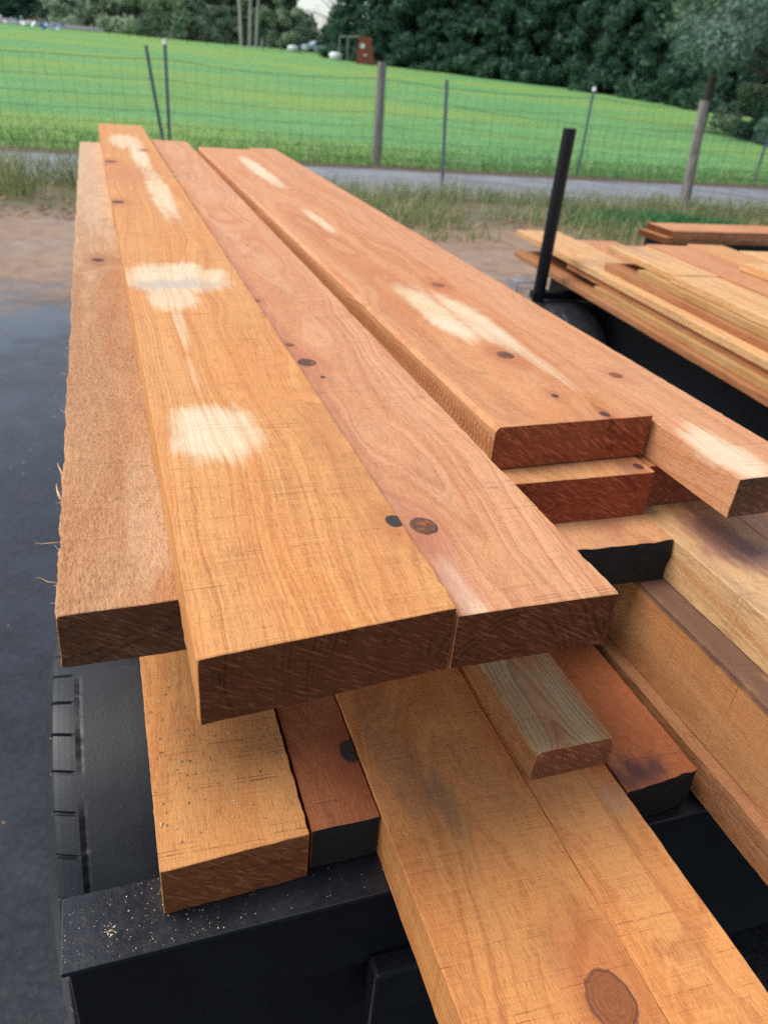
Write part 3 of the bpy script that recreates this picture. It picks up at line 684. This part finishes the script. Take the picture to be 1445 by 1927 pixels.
xs = list(np.linspace(-420, -30, 10)) + list(np.linspace(-25, 90, 50)) + list(np.linspace(100, 520, 12))
ys = list(np.linspace(12.1, 40, 24)) + list(np.linspace(43, 130, 26)) + list(np.linspace(140, 520, 8))
g = grid("field", xs, ys, ground_h, M_field); tag(g, kind="structure", label="bright green grass field rising gently beyond the fence")
# concrete path
T = NT("old_path"); P = T.obj(); n1 = T.noise(P, 2.0, 5, .65); n2 = T.noise(P, 60, 3, .6)
c = T.mixc(T.sm(n1, .3, .7), (.18, .19, .205), (.27, .285, .305)); c = T.mixc(T.mul(n2, .4), c, (.10, .10, .095))
M_path = T.fin(c, T.add(.34, T.mul(n1, .3)), T.bump(n2, .003, .4), .45)
V = []; Fc = []; N = 90
for i in range(N + 1):
    x = -14 + 44 * i / N
    jn = mnoise.noise(Vector((x * .9, 0, 0))) * .10; jf = mnoise.noise(Vector((x * .8, 5, 0))) * .10
    V += [(x, 9.55 - .10 * max(0, x - 1) + jn, -.976), (x, 11.75 + jf, -.976)]
Fc = [(2*i, 2*i+2, 2*i+3, 2*i+1) for i in range(N)]
o = mesh_obj("path", V, Fc, M_path); tag(o, kind="structure", label="grey asphalt footpath crossing behind the trailers")
# dark soil line on the far side of the path
T = NT("bare_soil"); n1 = T.noise(T.obj(), 20, 4, .7); M_soil = T.fin(T.mixc(n1, (.05, .035, .022), (.16, .11, .07)), .9, T.bump(n1, .03, .6))
V = []
for i in range(N + 1):
    x = -14 + 44 * i / N
    V += [(x, 11.70 + mnoise.noise(Vector((x * 1.1, 5, 0))) * .12, -.972), (x, 12.15 + mnoise.noise(Vector((x * 1.3, 9, 0))) * .15, -.966)]
o = mesh_obj("soil_edge", V, Fc, M_soil); tag(o, kind="structure", label="strip of bare soil between path and field")
# far driveway
V = []; path = [(-14, 78, 3.4), (-9, 84, 3.4), (-4.5, 88, 3.0), (-1.0, 90, 2.2), (1.6, 91.5, 1.0), (3.0, 92, .1)]
path = [(-30, 82, 4.5), (-14, 84, 4.0), (-7, 85.5, 3.6), (-3, 86.0, 3.0), (0.0, 85.5, 1.8), (1.8, 85, .3)]
for x, y, hw in path: V += [(x, y - hw, ground_h(x, y - hw) + .05), (x, y + hw, ground_h(x, y + hw) + .30)]
T = NT("gravel_drive"); n1 = T.noise(T.obj(), 3, 4); M_drive = T.fin(T.mixc(n1, (.12, .12, .13), (.19, .19, .20)), .7)
o = mesh_obj("driveway", V, [(2*i, 2*i+2, 2*i+3, 2*i+1) for i in range(len(path)-1)], M_drive); tag(o, kind="structure", label="grey driveway below the trees at far left")

# ------------------------------------------------------------------ grasses (uncountable)
def blades(name, pts, hmin, hmax, wid, mat, label, cat, seed, lean=.5):
    r = np.random.RandomState(seed); n = len(pts); P = np.array(pts)
    a = r.uniform(0, 2*np.pi, n); h = r.uniform(hmin, hmax, n); ln = r.uniform(.1, lean, n) * h; b = r.uniform(0, 2*np.pi, n)
    wv = np.stack([np.cos(a), np.sin(a), np.zeros(n)], 1) * wid * r.uniform(.6, 1.4, (n, 1))
    mid = P + np.stack([np.cos(b)*ln*.35, np.sin(b)*ln*.35, h*.6], 1); tip = P + np.stack([np.cos(b)*ln, np.sin(b)*ln, h], 1)
    Q = np.stack([P - wv, P + wv, mid + wv*.7, mid - wv*.7], 1); Q2 = np.stack([mid - wv*.7, mid + wv*.7, tip + wv*.12, tip - wv*.12], 1)
    o = quads_obj(name, np.concatenate([Q, Q2]), mat); tag(o, label, cat, None, "stuff"); return o
def leafmat(name, stops, rough=.55, trans=.42):
    T = NT(name); c = T.ramp(T.geo('Random Per Island'), stops); 
    n = T.noise(T.obj(), .5 if 'leaf' in name else 1.2, 3); c = T.mixc(T.mul(T.sm(n, .4, .65), .35), c, tuple(x * .6 for x in stops[1][1]))
    T.fin(c, rough, None, .3)
    tr_ = T.n.new("ShaderNodeBsdfTranslucent"); T._set(tr_.inputs[0], c); mx = T.n.new("ShaderNodeMixShader"); mx.inputs[0].default_value = trans
    T.l.new(T.bsdf.outputs[0], mx.inputs[1]); T.l.new(tr_.outputs[0], mx.inputs[2]); T.l.new(mx.outputs[0], T.out.inputs[0]); return T.mat
M_straw = leafmat("straw_grass", [(0, (.08, .20, .045)), (.35, (.17, .25, .08)), (.6, (.38, .35, .17)), (1, (.62, .54, .34))])
M_green = leafmat("green_grass", [(0, (.06, .19, .045)), (.5, (.10, .27, .07)), (1, (.17, .33, .10))])
M_herb = leafmat("herb", [(0, (.04, .17, .06)), (.5, (.07, .24, .08)), (1, (.14, .32, .11))])
r = np.random.RandomState(3); pts = []
while len(pts) < 15000:
    x = r.uniform(1.2, 13); y = r.uniform(6.7, 9.9 - .10 * max(0, x - 1))
    dn = mnoise.noise(Vector((x * .9, y * 1.1, 0))) + .35 * mnoise.noise(Vector((x * 4, y * 4, 2)))
    if dn * 1.5 + (y - 8.0) * .35 > r.uniform(-.3, .6): pts.append((x, y, -.98))
blades("verge_grass", pts, .04, .25, .0042, M_straw, "straw-coloured tufted grass on the verge beside the path", "grass", 1, .9)
pts = []
while len(pts) < 5200:
    x = r.uniform(-5, .9); y = r.uniform(7.5, 9.6)
    dn = mnoise.noise(Vector((x * 1.6 + 3, y * 1.6, 0)))
    if dn + (y - 8.6) * .3 > r.uniform(-.15, .5): pts.append((x, y, -.98))
blades("verge_grass", pts, .08, .42, .0045, M_straw, "wispy grass clumps at the left of the trailer on the dirt edge", "grass", 2, .9)
pts = [(r.normal(6.0, .48), r.normal(7.85, .2), -.98) for i in range(3200)]
blades("herb_patch", pts, .04, .15, .010, M_herb, "bright green low weeds beside the right-hand stack", "weeds", 3, .9)
pts = []
while len(pts) < 26000:
    x = r.uniform(-5, 20); y = 12.0 + abs(r.normal(0, 1.6)); pts.append((x, y, ground_h(x, y)))
blades("field_grass", pts, .02, .085, .005, M_green, "green grass growing along the foot of the fence", "grass", 4, .7)
pts = [(r.uniform(-5, 16), 12.05 + r.normal(0, .12), -.97) for i in range(1500)]
blades("fence_weeds", pts, .12, .45, .0035, M_straw, "tall dry stalks growing through the fence line", "grass", 5, .5)
# fallen leaves on the dirt
T = NT("dead_leaf"); M_dead = T.fin(T.ramp(T.geo('Random Per Island'), [(0, (.10, .05, .025)), (.5, (.26, .12, .05)), (1, (.38, .22, .10))]), .8)
n = 900; P = np.stack([r.uniform(-4, 8, n), 7.3 + np.abs(r.normal(0, .55, n)), np.full(n, -.972)], 1); a = r.uniform(0, 6.28, n)
d1 = np.stack([np.cos(a), np.sin(a), r.uniform(-.3, .3, n)], 1) * .035; d2 = np.stack([-np.sin(a), np.cos(a), r.uniform(-.2, .2, n)], 1) * .018
P[:, 2] += .012
o = quads_obj("fallen_leaves", np.stack([P - d1, P + d2, P + d1, P - d2], 1), M_dead); tag(o, "brown fallen leaves on the dirt along the verge", "leaves", None, "stuff")

# ------------------------------------------------------------------ fences
T = NT("weathered_post"); P = T.obj(); x, y, z = T.sep(P); n1 = T.noise(T.xyz(T.mul(x, 60), T.mul(y, 60), T.mul(z, 3)), 1, 4, .6); n2 = T.noise(P, 7, 4)
M_post = T.fin(T.mixc(T.mul(T.sm(n2, .5, .7), .4), T.mixc(T.sm(n1, .3, .7), (.13, .12, .105), (.30, .28, .25)), (.12, .14, .09)), .85, T.bump(n1, .004, .8))
T = NT("fence_steel"); M_star = T.fin((.12, .15, .19), .5, None, .5, .5)
T = NT("wire"); M_wire = T.fin((.07, .09, .085), .5, None, .5, .4)
T = NT("insulator"); M_ins = T.fin((.75, .75, .74), .35)
def wood_post(parent, x, y, z0, hgt, r0, lean=(0, 0)):
    s = MB(); pts = []; rs = []
    for i in range(11):
        t = i / 10; pts.append((x + lean[0] * t + mnoise.noise(Vector((x, t * 2, 1))) * .012, y + lean[1] * t, z0 - .1 + (hgt + .1) * t)); rs.append(r0 * (1.05 - .1 * t + mnoise.noise(Vector((x, t * 6, 3))) * .06))
    s.tube(pts, rs, 18); return s.build("wooden_post", M_post, parent)
def star_post(parent, x, y, z0, hgt, lean=(0, 0), ins=False):
    s = MB()
    for k in range(3):
        a = k * 2.094 + .5; dx, dy = math.cos(a) * .024, math.sin(a) * .024; nx, ny = -math.sin(a) * .003, math.cos(a) * .003
        b = len(s.v)
        for (t, zz) in ((0, z0 - .1), (1, z0 + hgt)):
            lx, ly = lean[0] * t, lean[1] * t
            for px, py in ((nx, ny), (dx + nx, dy + ny), (dx - nx, dy - ny), (-nx, -ny)): s.v.append((x + lx + px, y + ly + py, zz))
        s.f += [(b, b+1, b+5, b+4), (b+1, b+2, b+6, b+5), (b+2, b+3, b+7, b+6), (b+3, b, b+4, b+7), (b+4, b+5, b+6, b+7)]
    o = s.build("steel_post", M_star, parent)
    if ins:
        s = MB(); s.tube([(x + lean[0], y + lean[1], z0 + hgt - .03), (x + lean[0], y + lean[1], z0 + hgt + .03)], [.035, .022], 10); s.build("insulator", M_ins, o)
    return o
def mesh_wires(parent, pts, z0, heights, vstep, rw, seed, rv=None):
    """woven wire between the posts pts [(x,y)...]"""
    rn = random.Random(seed); H = MB(); Vv = MB()
    for k, h in enumerate(heights):
        line = []
        for i in range(len(pts) - 1):
            (xa, ya), (xb, yb) = pts[i], pts[i+1]; n = max(4, int(math.hypot(xb-xa, yb-ya) / .3))
            for j in range(n):
                t = j / n; sag = -.035 * 4 * t * (1 - t) * (.5 + h)
                line.append((xa + (xb-xa)*t, ya + (yb-ya)*t + rn.uniform(-.008, .008), z0(xa, ya) * (1-t) + z0(xb, yb) * t + h + sag + rn.uniform(-.006, .006)))
        H.tube(line, rw * (1.5 if k in (0, len(heights)-1) else 1.0), 4, False)
    H.build("line_wire", M_wire, parent)
    for i in range(len(pts) - 1):
        (xa, ya), (xb, yb) = pts[i], pts[i+1]; Ld = math.hypot(xb-xa, yb-ya); n = int(Ld / vstep)
        for j in range(n):
            t = (j + .5) / n; sag = -.035 * 4 * t * (1 - t); l = []; off = rn.uniform(-.01, .01)
            for k in range(9):
                q = k / 8; h = heights[0] + (heights[-1] - heights[0]) * q
                off = off * .6 + rn.uniform(-.022, .022)
                l.append((xa + (xb-xa)*t + off, ya + (yb-ya)*t, z0(xa, ya) * (1-t) + z0(xb, yb) * t + h + sag * (.5 + h)))
            Vv.tube(l, rv or rw * .75, 3, False)
    Vv.build("stay_wire", M_wire, parent)
gz = lambda x, y: -.98
f1 = empty("wire_fence", (0, 12.2, -.98)); tag(f1, "wire mesh fence beyond the path, with steel stakes and one grey wooden post", "fence")
f1p = empty("wire_fence") if 0 else None
def par(o, root):
    o.parent = root; o.matrix_parent_inverse = Matrix.Translation(-Vector(root.location)); return o
FY = 12.3
post1 = [(-11.5, FY), (-7.5, FY), (-3.4, FY), (1.02, FY), (4.07, FY), (7.55, FY - .1), (11.1, FY - .2), (15.0, FY - .2)]
tmp = []
for i, (x, y) in enumerate(post1):
    if i == 4: tmp.append(wood_post(None, x, y, -.98, 1.37, .068, (-.02, 0)))
    elif i == 5: tmp.append(star_post(None, x, y, -.98, 1.28, (.02, .02), True))
    elif i == 6: tmp.append(star_post(None, x, y, -.98, 1.15, (.05, .0)))
    elif i == 3: tmp.append(star_post(None, x, y, -.98, 1.36, (.0, .02), True))
    else: tmp.append(star_post(None, x, y, -.98, 1.3))
tmp.append(star_post(None, .965, 12.36, -.98, 1.30, (-.19, -.05)))
for o in tmp: par(o, f1)
before = set(COL.objects)
mesh_wires(None, post1, gz, [.10, .24, .38, .54, .72, .92, 1.16], .155, .0034, 5, .0020)
for o in set(COL.objects) - before: par(o, f1)
f2 = empty("wire_fence", (6, 9.5, -.98)); tag(f2, "nearer wire fence before the path, with a leaning grey wooden post", "fence")
post2 = [(4.36, 10.3), (7.08, 8.77), (10.1, 7.1)]
tmp = [star_post(None, 4.36, 10.3, -.98, 1.24, (-.08, .05)), wood_post(None, 7.08, 8.77, -.98, 1.28, .062, (-.02, .12)), star_post(None, 10.1, 7.1, -.98, 1.2)]
for o in tmp: par(o, f2)
before = set(COL.objects)
mesh_wires(None, post2, gz, [.12, .3, .5, .72, .95], .20, .0024, 6, .0018)
for o in set(COL.objects) - before: par(o, f2)

# ------------------------------------------------------------------ trees
M_bark = NT("bark"); T = M_bark; n1 = T.noise(T.obj(), 4, 4); M_bark = T.fin(T.mixc(n1, (.03, .026, .02), (.07, .06, .05)), .9)
M_pbark = NT("pale_bark"); T = M_pbark; n1 = T.noise(T.obj(), 2, 4); M_pbark = T.fin(T.mixc(n1, (.30, .28, .26), (.55, .53, .50)), .8)
LM = {'dark': leafmat("leaf_dark", [(0, (.03, .08, .055)), (.5, (.055, .13, .085)), (.85, (.10, .20, .12)), (1, (.16, .28, .16))]),  # foliage colours lightened, the dark one blued, to stand in for distance haze
      'light': leafmat("leaf_light", [(0, (.22, .30, .19)), (.5, (.36, .45, .30)), (.85, (.46, .56, .40)), (1, (.56, .64, .50))], trans=.45),
      'mid': leafmat("leaf_mid", [(0, (.10, .17, .10)), (.5, (.17, .25, .15)), (1, (.28, .36, .23))]),
      'blue': leafmat("leaf_blue", [(0, (.07, .14, .11)), (.5, (.14, .23, .18)), (1, (.26, .36, .29))]),
      'purple': leafmat("leaf_purple", [(0, (.16, .12, .15)), (.5, (.24, .19, .23)), (1, (.34, .29, .34))])}
def tree(az, d, h, w, kind, label, seed, lobes=60, per=90, shape='bush', leaf=(.22, .09), droop=.3, base=0.0, group=None, bark=None, crown_from=0.0, xy=None, cat="tree", name=None):
    r = np.random.RandomState(seed); rn = random.Random(seed)
    x, y = xy if xy else (d * math.sin(math.radians(az)), d * math.cos(math.radians(az)))
    z0 = ground_h(x, y) - .1
    root = empty(name or {'cone': "conifer_tree", 'bush': "broadleaf_tree"}.get(shape, "broadleaf_tree"), (x, y, z0)); tag(root, label, cat, group)
    s = MB(); th = h * .8
    pts = [(mnoise.noise(Vector((seed, t * 2, 0))) * .3 * t, mnoise.noise(Vector((seed, t * 2, 5))) * .3 * t, th * t) for t in np.linspace(0, 1, 7)]
    s.tube(pts, [h * .022 * (1.15 - t) + .02 for t in np.linspace(0, 1, 7)], 8)
    cen = []
    for i in range(lobes):
        q = r.uniform(0, 1) ** 1.35; hz = crown_from + (1 - crown_from) * q
        if shape == 'cone': rad = w * (1.02 - .80 * q) 
        else: rad = w * math.sqrt(max(.05, 1 - (max(0, q - .15) / .87) ** 2))
        a = r.uniform(0, 2*np.pi); rr_ = rad * (r.uniform(.55, 1.0) ** .6) * (1 + .12 * r.normal())
        cen.append((rr_ * math.cos(a), rr_ * math.sin(a), hz * h, w * (r.uniform(.10, .22) if shape == 'cone' else r.uniform(.16, .30))))
    for i in range(0, min(lobes, 26)):
        c = cen[i]; t = min(.95, max(.08, c[2] / th * .72)); s.tube([(0, 0, th * t), (c[0] * .5, c[1] * .5, (th * t + c[2]) / 2 + .1), (c[0], c[1], c[2])], [h * .008 + .01, h * .005 + .008, .008], 5)
    s.build("trunk", bark or M_bark, root)
    allq = []
    for (cx, cy, cz, cr) in cen:
        n = per; v = r.normal(size=(n, 3)); v /= np.linalg.norm(v, axis=1, keepdims=True); v *= (r.uniform(.2, 1, (n, 1)) ** .45) * cr; v[:, 2] *= .75
        c = v + np.array([cx, cy, cz])
        out = v / cr + np.array([cx, cy, 0]) / (w + 1e-6) * .8 + np.array([0, 0, .35]); out += r.normal(size=(n, 3)) * .55
        out /= np.linalg.norm(out, axis=1, keepdims=True)
        sd = np.cross(out, r.normal(size=(n, 3))); sd /= np.linalg.norm(sd, axis=1, keepdims=True)
        L = leaf[0] * r.uniform(.6, 1.5, (n, 1)); W = leaf[1] * r.uniform(.6, 1.4, (n, 1))
        tg = np.cross(out, sd); tg[:, 2] -= .35 * droop; tg /= np.linalg.norm(tg, axis=1, keepdims=True)
        if shape == 'cone':                                  # feathery sprays: half of them reach outward and up
            hf = r.uniform(size=(n, 1)) < .6; ax_ = out + np.array([0, 0, .3]) + r.normal(size=(n, 3)) * .35; ax_ /= np.linalg.norm(ax_, axis=1, keepdims=True)
            tg = np.where(hf, ax_, tg); L = np.where(hf, L * 1.25, L); W = np.where(hf, W * .7, W)
            sd = np.cross(tg, r.normal(size=(n, 3))); sd /= np.linalg.norm(sd, axis=1, keepdims=True)
        allq.append(np.stack([c - tg*L*.5, c + sd*W*.6, c + tg*L*.5, c - sd*W*.6], 1))
    quads_obj("crown", np.concatenate(allq), LM[kind], root)
    return root
GL = "soft grey-green trees along the far left side of the field"
lab = ["dark shadowy tree at the far left edge behind the driveway", "dark tree rising over the driveway", "pale billowing tree just right of the driveway",
       "pale rounded tree left of the thin stakes", "pale rounded tree directly behind the two thin stakes", "grey-green drooping tree, last rounded one before the dark hollow", "dark tree in the hollow left of the white trunks",
       "hazy grey-green tree behind the white trunks", "feathery tree bordering the patch of sky"]
spec = [(-6.3, 96, 8, 4.6, 'dark'), (-3.0, 97, 8, 4.2, 'dark'), (.3, 92, 5.6, 3.9, 'light'), (3.2, 89, 5.4, 3.9, 'light'), (5.7, 89, 5.8, 3.5, 'light'), (7.4, 90, 6, 2.4, 'light'), (8.9, 98, 7, 3.4, 'dark'), (10.6, 94, 6, 3.2, 'mid'), (12.1, 92, 6, 2.2, 'light')]
for i, (az, d, h, w, k) in enumerate(spec):
    tree(az, d, h, w, k, lab[i], 200 + i, 74, 110, 'bush', (.42, .20), .5, group=GL)
for i in range(7):
    tree(-10 + i * 3.35, 112, 15, 5.2, 'dark', "tall dark backing tree, %s in the row behind the pale trees at left" % ("first", "second", "third", "fourth", "fifth", "sixth", "seventh")[i], 230 + i, 60, 70, 'bush', (.7, .36), .3, group="dark backing trees behind the pale ones")
# slim white-barked trunks
s_ = empty("birch_trunks", (0, 0, 0)); COL.objects.unlink(s_); bpy.data.objects.remove(s_)
for i, (az, ln) in enumerate(((9.35, -.25), (9.85, .15), (10.25, .3))):
    x, y = 84 * math.sin(math.radians(az)), 84 * math.cos(math.radians(az)); z0 = ground_h(x, y)
    root = empty("birch_tree", (x, y, z0)); tag(root, "slim white-barked tree at the back of the field, %s of three close together" % ("leftmost", "middle", "rightmost")[i], "tree", "slim white-barked trees")
    s = MB(); s.tube([(0, 0, -.1), (ln * .5, 0, 3), (ln * 1.4, 0, 6), (ln * 2.6, 0, 10)], [.14, .12, .10, .05], 8); s.build("trunk", M_pbark, root)
    rr2 = np.random.RandomState(300 + i); c = np.stack([rr2.normal(ln * 2.4, .9, 900), rr2.normal(0, .9, 900), rr2.uniform(6.5, 10.5, 900)], 1)
    o1 = rr2.normal(size=(900, 3)); o1 /= np.linalg.norm(o1, axis=1, keepdims=True); o2 = np.cross(o1, rr2.normal(size=(900, 3))); o2 /= np.linalg.norm(o2, axis=1, keepdims=True)
    quads_obj("crown", np.stack([c - o1*.15, c + o2*.07, c + o1*.15, c - o2*.07], 1), LM['mid'], root)
r = np.random.RandomState(77); nn = 34000; az = np.radians(np.where(r.uniform(size=nn) < .42, r.uniform(-16, 12.4, nn), r.uniform(17.6, 58, nn))); dd = r.uniform(104, 116, nn)
c = np.stack([np.sin(az) * dd, np.cos(az) * dd, r.uniform(-.2, 1, nn) ** 1.0 * 12.0 + .8], 1)
o1 = r.normal(size=(nn, 3)); o1 /= np.linalg.norm(o1, axis=1, keepdims=True); o2 = np.cross(o1, r.normal(size=(nn, 3))); o2 /= np.linalg.norm(o2, axis=1, keepdims=True)
o = quads_obj("distant_wood", np.stack([c - o1*.75, c + o2*.5, c + o1*.75, c - o2*.5], 1), LM['dark']); tag(o, "dark wood far behind the trees round the field", "wood", None, "stuff")
# low bushes in the gap, purple bare tree
tree(13.2, 100, 2.7, 2.6, 'mid', "low round bush under the patch of sky, left one", 320, 40, 80, 'bush', (.32, .16), .2, group="low bushes under the patch of sky", name="bush", cat="bush")
tree(14.9, 96, 3.0, 2.6, 'mid', "low round bush under the patch of sky, right one", 321, 40, 80, 'bush', (.32, .16), .2, group="low bushes under the patch of sky", name="bush", cat="bush")
tree(15.2, 104, 9.5, 3.4, 'purple', "bare purplish tree against the patch of sky", 322, 50, 16, 'bush', (.5, .03), -.4, crown_from=.3)
GC = "dark cypress trees along the back of the field"
cs = [(16.7, 74), (18.6, 71), (20.6, 69), (22.6, 68), (24.6, 66), (26.6, 64), (28.5, 63), (32.2, 60), (34.2, 58), (36.2, 56), (38.4, 52), (40.6, 50), (43.5, 50), (46.5, 50)]
od = ["nearest the patch of sky", "second from the patch of sky", "third from the patch of sky", "fourth from the patch of sky", "fifth from the patch of sky", "sixth from the patch of sky", "just left of the bluish tree", "just right of the bluish tree", "second right of the bluish tree", "third right of the bluish tree", "behind the leaning wooden post", "behind the near overhanging tree", "at the right border, half hidden", "beyond the right border"]
for i, (az, d) in enumerate(cs):
    tree(az, d, 8.6 + (i % 3), 2.9, 'dark', "dark green cypress, " + od[i], 400 + i, 215, 75, 'cone', (.42, .13), .15, group=GC)
for i in range(9):
    tree(19.2 + i * 3.1, 84 - i * 1.9, 15, 4.0, 'dark', "tall dark cypress in the row behind, %s from the patch of sky" % ("first", "second", "third", "fourth", "fifth", "sixth", "seventh", "eighth", "ninth")[i], 430 + i, 55, 60, 'bush', (.8, .3), .2, group="second row of dark cypresses")
tree(30.3, 64, 11, 2.1, 'blue', "bluish grey-green tree standing between the dark cypresses", 450, 80, 90, 'cone', (.38, .12), .5)
tree(41.8, 31, 1.55, 1.35, 'mid', "dense dark shrub at the right border just beyond the fence", 451, 46, 150, 'bush', (.16, .08), .1, name="shrub", cat="shrub")
tree(44.5, 29, 2.0, 1.6, 'dark', "second dense shrub partly cut by the right border", 452, 46, 150, 'bush', (.16, .08), .1, name="shrub", cat="shrub")
tree(42.6, 30, 7.5, 2.9, 'blue', "near grey-leaved tree overhanging the top right corner", 453, 84, 210, 'bush', (.17, .06), .6, crown_from=.30)
tree(38.6, 33, 7.0, 1.7, 'mid', "loose leafy tree left of the grey-leaved one at top right", 454, 40, 150, 'bush', (.16, .06), .6, crown_from=.42)

# ------------------------------------------------------------------ small far things
def at(az, d): 
    x, y = d * math.sin(math.radians(az)), d * math.cos(math.radians(az)); return x, y, ground_h(x, y)
T = NT("red_brown_panel"); M_red = T.fin((.26, .06, .035), .7)
T = NT("tube_steel"); M_tube = T.fin((.30, .30, .32), .5)
T = NT("white_thing"); M_white = T.fin((.75, .76, .78), .4)
T = NT("blue_badge"); M_blue = T.fin((.15, .30, .60), .5)
x, y, z = at(17.1, 66)
fo = empty("play_tower", (x, y, z), -.28); tag(fo, "rust-red slanted play tower with a round badge and a steel frame beside it", "play tower")
s = MB(); b = [(-.62, -.3, 0), (.72, -.3, 0), (.72, .3, 0), (-.62, .3, 0), (-.48, -.3, 1.75), (.34, -.3, 1.75), (.34, .3, 1.75), (-.48, .3, 1.75)]
s.v = b; s.f = [(0, 3, 2, 1), (4, 5, 6, 7), (0, 1, 5, 4), (1, 2, 6, 5), (2, 3, 7, 6), (3, 0, 4, 7)]; s.build("panel", M_red, fo)
s = MB(); s.tube([(-.22, -.34, 1.15), (-.22, -.30, 1.15)], .17, 16); s.build("badge", M_white, fo)
s = MB(); s.tube([(-.12, -.35, .62), (.0, -.35, .55), (.12, -.35, .62)], .04, 6); s.build("climbing_grip", M_white, fo)
s = MB()
for dx in (-1.9, -1.3): s.tube([(dx, 0, 0), (dx, 0, 1.6)], .035, 6)
s.tube([(-1.9, 0, 1.6), (-.5, 0, 1.7)], .035, 6); s.build("frame", M_tube, fo)
x, y, z = at(14.15, 90)
car = empty("parked_car", (x, y, z - .15), .2); car.scale = (.8, .8, .8); tag(car, "pale blue-white parked car far off under the patch of sky", "car")
V = []
prof = [(-2.1, .35), (-2.15, .75), (-1.95, .92), (-1.2, .98), (-.65, 1.42), (.75, 1.45), (1.35, 1.0), (2.0, .88), (2.15, .6), (2.1, .35)]
V = [(px, -.8, pz) for px, pz in prof] + [(px, .8, pz) for px, pz in prof]; n = len(prof)
Fc = [tuple(range(n)), tuple(range(n, 2*n))[::-1]] + [(i, (i+1) % n, n + (i+1) % n, n + i) for i in range(n)]
T = NT("car_paint"); M_car = T.fin((.50, .60, .72), .25); T = NT("car_glass"); M_glass = T.fin((.03, .04, .05), .1)
o = mesh_obj("body", V, Fc, M_car, car)
s = MB(); s.v = [(-1.05, -.812, 1.0), (-.6, -.812, 1.36), (.65, -.812, 1.38), (1.1, -.812, 1.02)]; s.v += [(a, -.80, c) for a, b, c in s.v]; s.f = [(0, 3, 2, 1), (4, 5, 6, 7), (0, 1, 5, 4), (1, 2, 6, 5), (2, 3, 7, 6), (3, 0, 4, 7)]; s.build("side_window", M_glass, car)
for px in (-1.35, 1.35):
    for py in (-.74, .74): s = MB(); s.tube([(px, py - .09, .32), (px, py + .09, .32)], .32, 18); s.build("wheel", M_rub, car)
for az, d, lab2, nm in ((12.55, 82, "white rounded tub on the grass left of the parked car", "white_tub"), (15.25, 70, "small white tub on the grass left of the play tower", "white_tub")):
    x, y, z = at(az, d); s = MB(); s.tube([(0, 0, 0), (0, 0, .1), (0, 0, .42), (0, 0, .52)], [.38, .48, .52, .30], 16); o = s.build(nm, M_white, None, True, (x, y, z)); tag(o, lab2, "tub", "white tubs at the back of the field")
x, y, z = at(12.4, 92)
sh = empty("shed", (x, y, z)); tag(sh, "low grey shed at the back of the field below the feathery tree", "shed")
s = MB(); s.box(-2.6, .9, 0, 2.5, -.2, 1.35); T = NT("shed_wall"); s.build("wall", T.fin((.34, .35, .33), .8), sh)
s = MB(); s.box(-2.8, 1.1, -.2, 2.7, 1.353, 1.45); T = NT("shed_roof"); s.build("roof", T.fin((.24, .25, .26), .6), sh)
# heaps by the driveway
rr3 = random.Random(12)
def heap(az, d, lab3, mats_, n, w, nm):
    x, y, z = at(az, d); root = empty(nm, (x, y, z)); tag(root, lab3, "heap", "rubbish heaps by the driveway")
    for mt, nm2 in mats_:
        s = MB()
        for i in range(n):
            px, py = rr3.gauss(0, w * .4), rr3.gauss(0, .5); l = rr3.uniform(.15, .6); a = Matrix.Rotation(rr3.uniform(0, 3), 3, 'Z') @ Matrix.Rotation(rr3.uniform(-.6, .6), 3, 'Y'); c = (px, py, rr3.uniform(.1, .45))
            s.box(px - l/2, px + l/2, py - .1, py + .1, c[2] - .05, c[2] + .05, a, c)
        s.build(nm2, mt, root)
T = NT("blue_tarp"); M_tarp = T.fin((.06, .16, .40), .5)
heap(-2.7, 76, "heap of blue plastic and scraps on the near side of the driveway", ((M_tarp, "blue_scrap"), (M_white, "pale_scrap")), 16, 2.6, "rubbish_heap")
heap(-2.2, 92, "heap of pale boards on the far side of the driveway", ((M_white, "pale_board"), (mw_plain[0], "brown_board")), 14, 2.8, "rubbish_heap")
heap(-4.4, 90, "white scraps at the far left edge beside the driveway", ((M_white, "pale_scrap"),), 12, 2.0, "rubbish_heap")
# thin stakes of the far boundary fence
f3 = empty("boundary_fence", at(8, 78)); tag(f3, "line of thin dark stakes with wire across the back of the field", "fence")
bx, by, bz = f3.location; prev = None; s = MB(); W_ = MB()
ptsf = []
for i in range(13):
    az = 1.5 + i * 1.15; x, y, z = at(az, 78 - i * .2); ptsf.append((x - bx, y - by, z - bz)); 
    s2 = MB(); s2.tube([(x - bx, y - by, z - bz - .1), (x - bx, y - by, z - bz + 1.15)], .035, 6); s2.build("stake", M_bark, f3)
for hh in (.4, .75, 1.05): W_.tube([(a, b, c + hh) for a, b, c in ptsf], .008, 3, False)
W_.build("line_wire", M_wire, f3)
